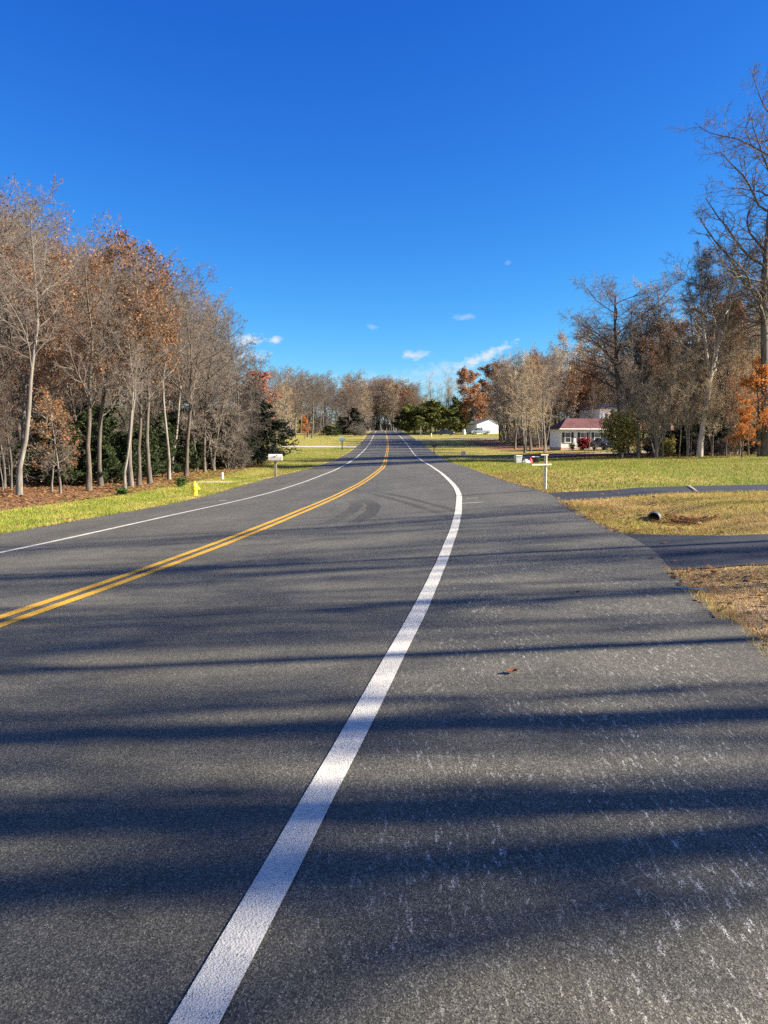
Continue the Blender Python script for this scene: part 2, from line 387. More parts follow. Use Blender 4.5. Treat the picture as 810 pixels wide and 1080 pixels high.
dryz = np.maximum(dryz, right * (1 - sstep(3, 9, OO - ER)) * sstep(17, 20, YY) * (1 - sstep(32, 45, YY)) * .55)
dryz = np.maximum(dryz, .42 * right * sstep(70, 80, YY) * (OO < 20))
dryz = np.maximum(dryz, (~right) * (1 - sstep(.1, .9, LR - OO)) * .55)
dryz = np.maximum(dryz, (~right) * sstep(105, 130, YY) * .4)
dirt = np.maximum(dirt, right * (1 - sstep(.05, .5, OO - ER)) * .62)
dirt = np.maximum(dirt, right * (YY < 8) * (1 - sstep(.2, 2.2, OO - ER)) * .50)
dirt = np.maximum(dirt, (~right) * (1 - sstep(.05, .3, LR - OO)) * .45)
dirt = np.maximum(dirt, .5 * bell(XX, 9.5, 4) * bell(YY, 70, 6))
ny, nxx = XX.shape
i = np.arange(ny - 1)[:, None] * nxx + np.arange(nxx - 1)[None]
me = mkmesh('ground', np.stack([XX, YY, ZZ], -1).reshape(-1, 3), [np.stack([i, i + 1, i + nxx + 1, i + nxx], -1).reshape(-1, 4)], M_ground, smooth=True)
a = me.attributes.new('zone', 'FLOAT_COLOR', 'POINT')
a.data.foreach_set('color', np.stack([litter, dryz, dirt, np.ones_like(dirt)], -1).astype(np.float32).ravel())
link('ground', me, kind='structure')

RZ = .022
jit = lambda n, a: np.convolve(rng.normal(0, a, n + 8), np.ones(3) / 3, 'same')[4:-4]
er = np.interp(YS, E_TAB[:, 0], E_TAB[:, 1]) + jit(len(YS), .05); lr = np.interp(YS, LE_TAB[:, 0], LE_TAB[:, 1]) + jit(len(YS), .06)
oset = np.concatenate([np.linspace(0, 1, 25)])
V, F = ribbon(YS, lr, er, RZ, 24)
fl = np.zeros((len(YS), 25)); oo = lr[:, None] + (er - lr)[:, None] * np.linspace(0, 1, 25)[None]
fl = sstep(-.15, .35, oo) * (1 - sstep(1.7, 2.5, oo)) * (1 - .72 * sstep(5, 14, YS)[:, None]) + .05
me = mkmesh('road', V, [F], M_road, smooth=True)
at_ = me.attributes.new('flecks', 'FLOAT', 'POINT'); at_.data.foreach_set('value', fl.astype(np.float32).ravel())
link('road', me, kind='structure')
W = 3.4
def line(name, o, w, mat, ys=YS):
    wv = jit(len(ys), .006); V, F = ribbon(ys, o - w / 2 + wv, o + w / 2 + wv + jit(len(ys), .004), RZ + .005, 1)
    link(name, mkmesh(name, V, [F], mat), kind='structure')
line('white_edge_line', 0, .127, M_white)
line('white_edge_line', -2 * W, .127, M_white)
line('yellow_centre_line', -W - .105, .11, M_yellow); line('yellow_centre_line', -W + .105, .11, M_yellow)
def stroke(name, pts, w, mat, dz=.006, col=None, sub=6, wig=.25):
    pts = np.array(pts, float); t = np.linspace(0, len(pts) - 1, (len(pts) - 1) * sub + 1); k = np.arange(len(pts))
    X = spline(t, k.astype(float), pts[:, 0]); Y = spline(t, k.astype(float), pts[:, 1])
    d = np.stack([np.gradient(X), np.gradient(Y)], -1); d /= np.linalg.norm(d, axis=1)[:, None] + 1e-9
    ww = w * (1 + wig * rng.normal(0, 1, len(X)).clip(-1, 1)); ww[0] *= .4; ww[-1] *= .3
    A = np.stack([X - d[:, 1] * ww / 2, Y + d[:, 0] * ww / 2], -1); B = np.stack([X + d[:, 1] * ww / 2, Y - d[:, 0] * ww / 2], -1)
    P2 = np.stack([A, B], 1).reshape(-1, 2); V = np.concatenate([P2, (T(P2[:, 0], P2[:, 1]) + RZ + dz)[:, None]], 1)
    i = np.arange(len(X) - 1) * 2; F = np.stack([i, i + 1, i + 3, i + 2], -1)
    cc = None
    if col is not None:
        cc = np.repeat(np.sin(np.linspace(.12, math.pi - .12, len(X)))[:, None] * col, 2, 0)[:, :, None].reshape(-1, 1) * np.ones((1, 3))
    me = mkmesh(name, V, [F], mat, col=cc)
    return link(name, me, kind='structure')
stroke('survey_paint_mark', [(1.82, 17.1), (2.1, 17.05)], .05, M_white); stroke('survey_paint_mark', [(1.48, 15.9), (2.05, 15.85)], .06, M_white)
stroke('survey_paint_mark', [(-5.6, 26.0), (-5.25, 25.6)], .14, M_white)
stroke('blue_paint_mark', [(2.62, 6.86), (2.72, 6.83), (2.80, 6.79), (2.90, 6.76)], .035, M_blue, wig=.5)
# tyre marks of a turning car
stroke('tyre_mark', [(-1.05, 13.0), (-.72, 15.2), (-.62, 17.4), (-.85, 19.4)], .30, M_skid, .004, .45, wig=.1)
stroke('tyre_mark', [(-.62, 12.6), (-.28, 14.8), (-.25, 17.2), (-.62, 19.6)], .30, M_skid, .004, .55, wig=.1)
stroke('tyre_mark', [(-.6, 23.2), (.05, 19.5), (.75, 15.6), (1.3, 12.4)], .16, M_skid, .004, .45, wig=.1)
stroke('tyre_mark', [(-.5, 24.2), (.35, 19.8), (1.05, 16.0), (1.6, 13.0)], .16, M_skid, .004, .5, wig=.1)
stroke('pavement_seam', [road_pt(9, -1.2), road_pt(5, -1.25), road_pt(2, -1.2), road_pt(0, -1.2)], .02, M_skid, .003, .0)

def drive(name, near, far, mat, dz, n=40, m=8, jitter=.04):
    """a drive between two plan polylines"""
    near = np.array(near, float); far = np.array(far, float)
    def res(p):
        k = np.arange(len(p)).astype(float); t = np.linspace(0, len(p) - 1, n)
        return np.stack([spline(t, k, p[:, 0]), spline(t, k, p[:, 1])], -1)
    A, B = res(near), res(far); A[:, 1] += jit(n, jitter); B[:, 1] += jit(n, jitter)
    P2 = A[:, None] + (B - A)[:, None] * np.linspace(0, 1, m + 1)[None, :, None]; P2 = P2.reshape(-1, 2)
    V = np.concatenate([P2, (T(P2[:, 0], P2[:, 1]) + dz)[:, None]], 1)
    i = np.arange(n - 1)[:, None] * (m + 1) + np.arange(m)[None]
    F = np.stack([i, i + 1, i + m + 2, i + m + 1], -1).reshape(-1, 4)
    link(name, mkmesh(name, V, [F], mat, smooth=True), kind='structure')
drive('driveway', [(2.5, 7.8), (3.13, 7.76), (3.5, 7.78), (4.3, 7.95), (6, 8.3), (10, 9.0), (24, 11)], [(2.5, 10.3), (3.3, 10.28), (3.9, 9.9), (4.8, 9.75), (6.3, 10.1), (10, 10.9), (24, 13)], M_drive, .012)
drive('driveway', [(3.2, 15.05), (3.7, 15.1), (4.8, 15.2), (6.43, 15.76), (8.2, 16.25), (14, 18), (40, 26)], [(3.2, 17.6), (3.95, 17.3), (5.2, 17.05), (7, 17.65), (9.2, 18.3), (14.5, 20.3), (40, 28.4)], M_drive, .012)
stroke('driveway_joint', [(7.0, 17.7), (6.75, 16.8), (6.43, 15.75)], .035, M_gravel, .014, wig=.3)
drive('concrete_driveway', [(-7.1, 46.9), (-9.1, 43.6), (-10.4, 42.1), (-11.6, 41.2)], [(-6.5, 49.0), (-8.9, 45.4), (-10.4, 43.6), (-11.8, 42.4)], M_conc, .02)
drive('concrete_driveway', [(-4.6, 126), (-10, 126), (-20, 127), (-60, 129)], [(-4.6, 131), (-10, 131), (-20, 131), (-60, 132.5)], M_conc, .03)
drive('gravel_driveway', [(6.2, 74), (12, 75.5), (20, 80), (28, 86), (40, 92)], [(6.4, 77), (12, 78.2), (19, 83), (27, 90), (40, 97)], M_gravel, .03)
drive('gravel_driveway', [(6.7, 160), (14, 162), (25, 166), (60, 170)], [(6.7, 167), (14, 168), (25, 172), (60, 176)], M_gravel, .03)
# ------------------------------------------------------------------ bark, twigs, leaves
def bark(name, lo, hi, scale=6, band=False):
    s = NT(name); p = s.vec(obj=True); q = s.vec((1, 1, .22), obj=True)
    n = s.noise(q, scale, 5, .7); g = s.noise(p, .6, 3); inf = s.n('ShaderNodeObjectInfo')
    c = s.mix(s.ramp(n, [(.32, 0), (.66, 1)]), lo, hi); c = s.mix(s.ramp(g, [(.35, 0), (.7, .55)]), c, tuple(v * .62 for v in hi))
    c = s.mix(1, c, s.ramp(inf.outputs['Random'], [(0, .78), (1, 1.2)]), 'MULTIPLY')
    s.set(c, .95, .08); s.bump(n, .8, .03); return s.m
M_bark = bark('grey_bark', (.06, .053, .046), (.165, .147, .127))
M_pale = bark('pale_bark', (.085, .075, .066), (.25, .228, .20), 5)
M_ivory = bark('ivory_bark', (.20, .175, .145), (.46, .415, .35), 5)
M_dark = bark('dark_bark', (.045, .038, .032), (.13, .11, .09))
s = NT('twigs_mauve'); inf = s.n('ShaderNodeObjectInfo'); s.set(s.mix(inf.outputs['Random'], (.105, .088, .076), (.175, .148, .128)), .9, .1); M_twig = s.m
s = NT('twigs_tan'); inf = s.n('ShaderNodeObjectInfo'); s.set(s.mix(inf.outputs['Random'], (.32, .26, .18), (.44, .36, .25)), .9, .1); M_twig2 = s.m
def leafmat(name, trans=.35):
    s = NT(name); c = s.attr('Col'); inf = s.n('ShaderNodeObjectInfo')
    c = s.mix(1, c, s.ramp(inf.outputs['Random'], [(0, .82), (1, 1.15)]), 'MULTIPLY')
    s.set(c, .75, .2); t = s.n('ShaderNodeBsdfTranslucent'); s.L.new(c, t.inputs[0]); mx = s.n('ShaderNodeMixShader'); mx.inputs[0].default_value = trans
    s.L.new(s.bsdf.outputs[0], mx.inputs[1]); s.L.new(t.outputs[0], mx.inputs[2]); s.L.new(mx.outputs[0], s.out.inputs[0]); return s.m
M_leaf = leafmat('leaves'); M_needle = leafmat('evergreen_leaves', .15); M_blade = leafmat('grass_blades', .3)

# ------------------------------------------------------------------ tree growth (vectorised)
def norm(v): return v / (np.linalg.norm(v, axis=-1, keepdims=True) + 1e-9)
def tubes(P, R, sides):
    N, K, _ = P.shape
    t = np.empty_like(P); t[:, 1:-1] = P[:, 2:] - P[:, :-2]; t[:, 0] = P[:, 1] - P[:, 0]; t[:, -1] = P[:, -1] - P[:, -2]; t = norm(t)
    ref = np.where(np.abs(t[:, :1, 2:3]) > .8, np.array([1., .15, 0]), np.array([.1, .05, 1.])) * np.ones_like(P)
    a = norm(np.cross(t, ref)); b = np.cross(t, a)
    an = np.arange(sides) * 2 * np.pi / sides
    V = P[:, :, None] + R[:, :, None, None] * (a[:, :, None] * np.cos(an)[None, None, :, None] + b[:, :, None] * np.sin(an)[None, None, :, None])
    base = (np.arange(N)[:, None, None] * K + np.arange(K - 1)[None, :, None]) * sides
    j = np.arange(sides)[None, None]; j2 = (j + 1) % sides
    F = np.stack([base + j, base + j2, base + sides + j2, base + sides + j], -1).reshape(-1, 4)
    return V.reshape(-1, 3), F
def cat(parts):
    Vs, Fs, n = [], [], 0
    for V, F in parts: Vs.append(V); Fs.append(F + n); n += len(V)
    return np.concatenate(Vs), np.concatenate(Fs)
def grow(r, P, R, n, t0, t1, ang, lenf, K, wobble, up, rr, tip=.35, shape=.5, rmin=.003):
    N, Kp, _ = P.shape
    t = (np.arange(n)[None] + r.uniform(.1, .9, (N, n))) / n * (t1 - t0) + t0
    x = t * (Kp - 1); i = np.clip(x.astype(int), 0, Kp - 2); fr = (x - i)[..., None]
    ar = np.arange(N)[:, None]
    p = P[ar, i] * (1 - fr) + P[ar, i + 1] * fr; tg = norm(P[ar, i + 1] - P[ar, i]); rad = R[ar, i] * (1 - fr[..., 0]) + R[ar, i + 1] * fr[..., 0]
    L = np.linalg.norm(np.diff(P, axis=1), axis=2).sum(1)[:, None] * lenf * r.uniform(.6, 1.25, (N, n)) * (1 - shape * (t - t0) / (t1 - t0 + 1e-6))
    ref = np.where(np.abs(tg[..., 2:3]) > .9, np.array([1., 0, 0]), np.array([0, 0, 1.])) * np.ones_like(tg)
    a = norm(np.cross(tg, ref)); b = np.cross(tg, a)
    az = np.arange(n)[None] * 2.399 + r.uniform(0, 6.28, (N, 1)) + r.normal(0, .5, (N, n))
    an = np.radians(r.uniform(ang[0], ang[1], (N, n)))
    d = tg * np.cos(an)[..., None] + (a * np.cos(az)[..., None] + b * np.sin(az)[..., None]) * np.sin(an)[..., None]
    M = N * n; p = p.reshape(M, 3); d = d.reshape(M, 3); L = L.reshape(M); st = (L / (K - 1))[:, None]
    Q = np.empty((M, K, 3)); Q[:, 0] = p
    for k in range(1, K):
        d = d + r.normal(0, wobble, (M, 3)); d[:, 2] += up; d = norm(d); Q[:, k] = Q[:, k - 1] + d * st
    r0 = np.maximum(np.minimum(rad.reshape(M) * rr, L * .035), rmin)
    RR = r0[:, None] * np.linspace(1, tip, K)[None]
    return Q, RR
def trunk_line(r, H, r0, frac, K, wobble, lean=(0, 0), tip=.18):
    P = np.zeros((1, K, 3)); d = np.array([lean[0], lean[1], 1.]); st = H * frac / (K - 1)
    for k in range(1, K):
        d = d + np.append(r.normal(0, wobble, 2), .10); d = d / np.linalg.norm(d); P[0, k] = P[0, k - 1] + d * st
    R = r0 * (np.linspace(1, tip ** .8, K) ** 1.25)[None]; R[0, 0] *= 1.35
    return P, R
def leaves_on(r, Q, n, size, pal, spread, droop=.3, long=1.5, prob=None):
    """diamond leaf cards scattered along twig polylines Q"""
    M, K, _ = Q.shape
    b = r.integers(0, M, n) if prob is None else r.choice(M, n, p=prob / prob.sum())
    x = r.uniform(.15, .999, n) * (K - 1); i = x.astype(int); fr = (x - i)[:, None]
    c = Q[b, i] * (1 - fr) + Q[b, i + 1] * fr + r.normal(0, spread, (n, 3))
    d = norm(r.normal(0, 1, (n, 3)) + np.array([0, 0, -droop])); e = norm(np.cross(d, r.normal(0, 1, (n, 3))))
    s = size * r.uniform(.55, 1.35, n)[:, None]
    bend = np.cross(d, e) * s * .18
    V = np.stack([c - d * s * long / 2, c + e * s / 2 + bend, c + d * s * long / 2, c - e * s / 2 + bend], 1).reshape(-1, 3)
    F = np.arange(4 * n).reshape(n, 4)
    pal = np.array(pal); k = r.integers(0, len(pal), n); k2 = r.integers(0, len(pal), M)[b]
    k = np.where(r.random(n) < .6, k2, k)
    col = pal[k] * r.uniform(.7, 1.3, (n, 1))
    return V, F, np.repeat(col, 4, 0)
BROWN = [(.23, .115, .052), (.30, .15, .06), (.17, .085, .048), (.34, .18, .075)]
RUST = [(.34, .17, .08), (.29, .135, .065), (.24, .12, .07), (.37, .20, .10)]
ORANGE = [(.52, .20, .035), (.46, .145, .03), (.55, .26, .05), (.36, .11, .03)]
RED = [(.33, .11, .075), (.38, .115, .07), (.28, .12, .085), (.33, .18, .12)]
TAN = [(.27, .165, .08), (.23, .13, .06), (.31, .205, .11), (.19, .11, .055)]
HOLLY = [(.022, .038, .014), (.036, .054, .018), (.016, .028, .012), (.055, .068, .024)]
PINE = [(.075, .092, .024), (.10, .112, .028), (.05, .066, .02), (.145, .14, .036)]
CEDAR = [(.030, .036, .022), (.045, .048, .03), (.022, .028, .018), (.06, .058, .036)]
OLIVE = [(.22, .21, .05), (.30, .26, .07), (.15, .15, .04), (.38, .29, .09)]

PROTO = {}
def proto(kind, H, parts):
    """parts: list of (part name, mesh); kept as plain meshes until the first tree of the kind is placed"""
    PROTO[kind] = (H, parts)
def deciduous(kind, seed, H=16, r0=.19, frac=.88, wobble=.05, lean=(0, 0), l1=(18, .34, .98, (28, 55), .30, .10, .05, .55), l2=(9, .12, 1, (30, 60), .46, .16, .03, .6), l3=(6, .1, 1, (30, 65), .5, .2, .02, .6),
              l4=(5, .1, 1, (30, 70), .62, .2, .02, .7), bark_m=None, twig_m=None, leaf=None, stems=1, spread=.0, fork=None, tip=.18, rt=.0075, shape=.5):
    r = np.random.default_rng(seed); tr = []; Ps = []; Rs = []
    for k in range(stems):
        ln = lean if stems == 1 else (lean[0] + math.cos(k * 2.4 + seed) * spread * (.25 if fork and not k else 1), lean[1] + math.sin(k * 2.4 + seed) * spread * (.25 if fork and not k else 1))
        P, R = trunk_line(r, H * (1 if k == 0 else r.uniform(.7, 1)), r0 * (1 if k == 0 else r.uniform(.6, 1)), frac, 11, wobble, ln, tip)
        if k and fork: P = P * (1 - fork) + Ps[0][:, [round(fork * 10)]]; R = R * 0 + np.linspace(Rs[0][0, round(fork * 10)] * .85, r0 * tip * .8, 11)[None]
        elif k: P[:, :, :2] += r.normal(0, r0 * 2.0, 2)
        Ps.append(P); Rs.append(R)
    P = np.concatenate(Ps); R = np.concatenate(Rs); P[:, 0, 2] -= .12
    def g(P, R, l, K, tipk, rmin):
        n, t0, t1, an, lf, wb, up, rr = l
        return grow(r, P, R, n, t0, t1, an, lf, K, wb, up, rr, tipk, shape, rmin)
    A, AR = g(P, R, l1, 8, .3, .014); B, BR = g(A, AR, l2, 6, .35, .010); C, CR = g(B, BR, l3, 4, .5, .010); D, DR = g(C, CR, l4, 3, .6, rt)
    trunk = cat([tubes(P, R, 9), tubes(A, AR, 6)]); crown = cat([tubes(B, BR, 4), tubes(C, CR, 3), tubes(D, DR, 3)])
    bm_, tm = bark_m or M_bark, twig_m or M_twig
    parts = [('trunk', mkmesh(kind + '_trunk', trunk[0], [trunk[1]], bm_, smooth=True)), ('crown', mkmesh(kind + '_crown', crown[0], [crown[1]], tm))]
    if leaf:
        n, size, pal, sp, zlo, zhi = leaf
        zm = C[:, :, 2].mean(1) / H; pr = np.exp(-np.maximum(0, zlo - zm) * 9 - np.maximum(0, zm - zhi) * 9)
        cl = norm(C[:, 0]); pr = pr * (0.12 + (np.sin(C[:, 0, 0] * 1.3 + seed) * np.sin(C[:, 0, 1] * 1.2 + 2 * seed) * np.sin(C[:, 0, 2] * .9) > -.1))
        V, F, col = leaves_on(r, C, n, size, pal, sp, prob=pr)
        parts.append(('foliage', mkmesh(kind + '_foliage', V, [F], M_leaf, col=col)))
    proto(kind, H, parts)
def evergreen(kind, seed, H, r0, nb, t0, ang, lenf, shape, up, nleaf, size, pal, spread, l2n=8, long=2.2, lean=(0, 0), stems=1, bark_m=None, up2=.0, t1=.99):
    r = np.random.default_rng(seed); Ps = []; Rs = []
    for k in range(stems):
        P, R = trunk_line(r, H * (1 if k == 0 else r.uniform(.7, 1)), r0, .96, 10, .03, lean if k == 0 else (r.normal(0, .3), r.normal(0, .3)), .1); Ps.append(P); Rs.append(R)
    P = np.concatenate(Ps); R = np.concatenate(Rs); P[:, 0, 2] -= .1
    A, AR = grow(r, P, R, nb, t0, t1, ang, lenf, 7, .08, up, .4, .3, shape, .01)
    B, BR = grow(r, A, AR, l2n, .2, 1, (30, 60), .38, 5, .14, up2, .5, .4, .5, .005)
    C, CR = grow(r, B, BR, 4, .2, 1, (30, 60), .5, 3, .1, .02, .6, .5, .4, .003)
    tk = cat([tubes(P, R, 8), tubes(A, AR, 5)]); tw = cat([tubes(B, BR, 3), tubes(C, CR, 3)])
    V, F, col = leaves_on(r, C, nleaf, size, pal, spread, .0, long)
    parts = [('trunk', mkmesh(kind + '_trunk', tk[0], [tk[1]], bark_m or M_dark, smooth=True)), ('crown', mkmesh(kind + '_crown', V, [F], M_needle, col=col)),
             ('branches', mkmesh(kind + '_branches', tw[0], [tw[1]], bark_m or M_dark))]
    proto(kind, H, parts)

# forest trees: tall, narrow, fine-twigged
deciduous('bare_a', 11, 16, .13)
deciduous('bare_b', 12, 15, .12, wobble=.07, l1=(20, .28, .98, (25, 50), .28, .12, .06, .55), leaf=(500, .085, BROWN + RUST[1:2], .14, .2, .8))
deciduous('bare_c', 13, 17, .17, wobble=.06, l1=(15, .38, .97, (30, 62), .36, .13, .07, .6), l2=(10, .1, 1, (30, 62), .44, .16, .05, .6), leaf=(800, .085, BROWN, .14, .3, 1.0))
deciduous('bare_pale', 14, 16, .12, wobble=.06, bark_m=M_pale, l1=(16, .42, .97, (28, 55), .28, .12, .06, .5))
deciduous('bare_dark', 61, 16, .16, wobble=.075, bark_m=M_dark, l1=(15, .32, .97, (32, 68), .34, .15, .05, .6), l2=(9, .1, 1, (30, 62), .46, .18, .04, .6))
deciduous('low_bare', 15, 11, .12, wobble=.08, stems=2, spread=.12, l1=(18, .12, .97, (35, 75), .34, .14, .0, .55), l2=(9, .1, 1, (30, 65), .46, .18, -.02, .6), l3=(6, .1, 1, (30, 70), .5, .22, -.03, .6))
deciduous('brown_oak', 16, 15, .14, wobble=.06, l1=(17, .34, .98, (30, 62), .30, .13, .06, .55), leaf=(3300, .09, BROWN, .16, .55, 1.0))
deciduous('rusty_oak', 17, 14, .14, wobble=.07, l1=(17, .30, .98, (30, 65), .32, .13, .05, .55), leaf=(3000, .09, BROWN + RUST[1:3], .17, .45, .9))
deciduous('rust_tree', 18, 16, .2, l1=(22, .16, .98, (30, 60), .30, .1, .05, .5), leaf=(6500, .20, RUST, .2, .0, 1.0))
deciduous('orange_oak', 19, 8, .13, wobble=.06, l1=(15, .2, .98, (40, 75), .36, .12, .03, .55), l2=(8, .1, 1, (30, 60), .46, .14, .02, .6), leaf=(5600, .09, ORANGE, .13, .2, 1.0))
deciduous('red_maple', 20, 11, .13, l1=(18, .25, .98, (28, 55), .30, .1, .06, .5), leaf=(2400, .18, RED, .2, .4, 1.0), twig_m=M_twig)
deciduous('tan_beech', 21, 7, .08, wobble=.05, l1=(16, .15, .98, (40, 75), .36, .1, .02, .5), l2=(8, .1, 1, (30, 60), .46, .12, .0, .6), leaf=(1300, .08, TAN + ORANGE[1:2] + BROWN[1:2], .12, .0, 1.0))
deciduous('tan_grove', 22, 16, .15, wobble=.05, bark_m=M_bark, twig_m=M_twig2, l1=(22, .2, .98, (28, 60), .28, .11, .06, .5), leaf=(1300, .11, TAN, .2, .2, 1.0))
deciduous('tan_grove_b', 23, 15, .14, wobble=.06, bark_m=M_pale, twig_m=M_twig2, stems=2, spread=.08, l1=(17, .25, .98, (28, 60), .30, .12, .06, .5))
deciduous('birch_clump', 24, 10, .085, wobble=.045, bark_m=M_pale, twig_m=M_twig2, stems=5, spread=.22, l1=(11, .22, .97, (22, 48), .26, .1, .06, .55), l2=(7, .1, 1, (25, 55), .46, .14, .04, .6), l3=(5, .1, 1, (30, 60), .5, .18, .02, .6), l4=(5, .1, 1, (30, 60), .55, .2, .02, .7))
deciduous('roadside_tree', 51, 20, .13, frac=.9, wobble=.07, stems=3, spread=.07, l1=(10, .5, .98, (25, 50), .2, .14, .06, .5), l2=(6, .2, 1, (30, 60), .46, .18, .04, .6), l3=(5, .1, 1, (30, 60), .5, .2, .02, .6), l4=(4, .1, 1, (30, 60), .5, .2, .02, .6))
# big open-grown oaks: few heavy crooked limbs
deciduous('great_oak', 31, 25, .23, frac=.84, stems=2, spread=.26, fork=.4, wobble=.05, tip=.28, bark_m=M_ivory, l1=(17, .36, .99, (28, 55), .36, .15, .07, .55), l2=(12, .1, 1, (28, 60), .50, .18, .06, .55), l3=(8, .1, 1, (30, 65), .50, .2, .05, .55), l4=(6, .1, 1, (30, 70), .6, .22, .04, .6), rt=.008)
deciduous('spreading_oak', 33, 21, .23, frac=.78, stems=2, spread=.34, fork=.32, wobble=.06, tip=.3, l1=(17, .34, .99, (36, 66), .44, .14, .05, .55), l2=(12, .1, 1, (28, 60), .50, .18, .06, .55), l3=(8, .1, 1, (30, 65), .50, .2, .05, .55), l4=(6, .1, 1, (30, 70), .6, .22, .04, .6), rt=.008)
deciduous('edge_oak', 35, 27, .26, frac=.88, wobble=.04, tip=.28, l1=(20, .34, .99, (40, 70), .33, .15, .06, .58), l2=(10, .12, 1, (28, 62), .48, .20, .05, .62), l3=(8, .12, 1, (30, 65), .46, .22, .04, .6), l4=(6, .1, 1, (30, 70), .55, .25, .03, .7), rt=.007)
# evergreens and shrubs
evergreen('holly', 41, 6, .09, 26, .06, (50, 85), .36, .6, .02, 9000, .12, HOLLY, .13, long=1.5)
evergreen('holly_tall', 42, 9, .11, 30, .08, (45, 80), .30, .6, .03, 11000, .15, HOLLY, .16, long=1.5)
evergreen('cedar', 43, 9, .13, 40, .05, (60, 95), .36, .8, -.01, 12000, .16, CEDAR, .14, long=2.0, up2=-.03)
evergreen('pine', 44, 8.5, .17, 24, .12, (55, 90), .52, .35, .06, 16000, .20, PINE, .20, l2n=10, long=2.6)
evergreen('olive_shrub', 45, 3.2, .05, 16, .05, (25, 60), .62, .4, .05, 7000, .085, OLIVE, .10, stems=5, long=1.7)
evergreen('leafy_shrub', 46, .8, .012, 10, .05, (25, 65), .6, .4, .05, 700, .07, [(.06, .11, .02), (.10, .15, .03), (.04, .08, .02)], .05, stems=5, long=1.7, l2n=4)
evergreen('red_shrub', 47, 1.5, .02, 14, .05, (30, 70), .62, .4, .05, 3500, .08, [(.22, .016, .024), (.16, .012, .02), (.28, .03, .035)], .08, stems=5, long=1.5)
deciduous('bramble', 48, 2.2, .018, stems=7, spread=.5, wobble=.12, l1=(9, .1, 1, (30, 70), .45, .2, .0, .6), l2=(5, .1, 1, (30, 70), .5, .2, 0, .6), l3=(3, .1, 1, (30, 70), .5, .2, 0, .6), l4=(3, .1, 1, (30, 70), .5, .2, 0, .6), twig_m=M_twig, rt=.003)

FIRST = {}
def plant(kind, px, d, H, label, group=None, cat_='tree', name='tree', rot=None, width=1.0, x=None):
    """px only sets the bearing (x = d * tan) of a tree that stands d metres ahead"""
    xx = d * (px - 405) / F_PX if x is None else x
    H0, parts = PROTO[kind]; s = H / H0; rot = random.uniform(0, 6.283) if rot is None else rot
    loc = (xx, d, G(xx, d) - .03); sc = (s * width, s * width, s)
    if kind in FIRST:
        o = copy_thing(FIRST[kind], loc, rot, sc, label, group); o.name = name; o['category'] = cat_; return o
    o = thing(name, label, cat_, loc, rot, group, sc)
    for pn, me in parts: link(pn, me, o)
    FIRST[kind] = o
    return o
def up(kind, px, d, top, label, group=None, **k):
    """height from the row the tree top reaches on the photo"""
    x = d * (px - 405) / F_PX
    return plant(kind, px, d, max(1.0, 1.55 + (YH - top) * d / F_PX - G(x, d)), label, group, **k)
# ---- left roadside wood: the trees one can tell apart along its edge
up('bare_pale', 19, 36, 178, 'tall pale-trunked bare tree at the near left corner of the wood', name='bare_tree', width=1.15)
up('bare_dark', -8, 38, 205, 'bare grey tree leaning out of the left edge of the photo', name='bare_tree')
up('tan_beech', 54, 38.5, 415, 'small beech with orange-tan leaves, left one of a close pair by the wood edge', name='beech_tree', cat_='tree')
up('tan_beech', 63, 37.5, 402, 'small pale-stemmed beech with orange-tan leaves, right one of the close pair by the wood edge', name='beech_tree')
up('bare_dark', 93, 40, 242, 'slim straight grey-trunked tree at wood edge just left of the crooked pale tree', name='bare_tree')
up('rusty_oak', 106, 43.5, 252, 'rust-leaved oak standing just behind the slim straight trunk at the wood edge', name='oak_tree')
up('bare_pale', 131, 41, 300, 'crooked pale tree leaning left at the edge of the left wood', name='bare_tree', rot=2.4)
up('brown_oak', 138, 43, 236, 'brown-leaved oak with the highest leafy top in the middle of the left wood', name='oak_tree')
up('bare_dark', 146, 44, 285, 'dark bare trunk with a bent side limb right of the crooked pale tree', name='bare_tree')
up('brown_oak', 158, 46, 250, 'dark brown-leaved oak at the right shoulder of the left wood', name='oak_tree', rot=1.0)
up('bare_pale', 178, 50, 270, 'slender pale trunk in front of the dark evergreens right of the brown oaks', name='bare_tree')
up('bare_dark', 196, 53, 284, 'bare grey tree behind the yellow hydrant at the edge of the wood', name='bare_tree')
up('bare_a', 216, 57, 300, 'bare grey tree with a rounded crown just right of the tree behind the hydrant', name='bare_tree')
up('low_bare', 226, 58, 338, 'low bare tree with drooping pale twigs above the white marker post', name='bare_tree')
up('low_bare', 247, 62, 348, 'wide low bare tree whose twigs reach the small clouds left of the road', name='bare_tree')
up('low_bare', 262, 68, 392, 'short tangled bare tree between the dark cedar and the wide low bare tree', name='bare_tree')
up('cedar', 273, 72, 410, 'dark grey-green cedar at the right end of the left wood', name='cedar_tree', width=1.6)
up('low_bare', 285, 82, 436, 'small crooked bare tree on the shaded lawn right of the dark cedar', name='bare_tree', width=.9)
up('rusty_oak', 28, 44, 262, 'rust-leaved oak just behind the tall pale trunk at the left', name='oak_tree')
up('rusty_oak', 4, 41, 360, 'low orange-leaved tree at the far left edge of the photo', name='oak_tree')
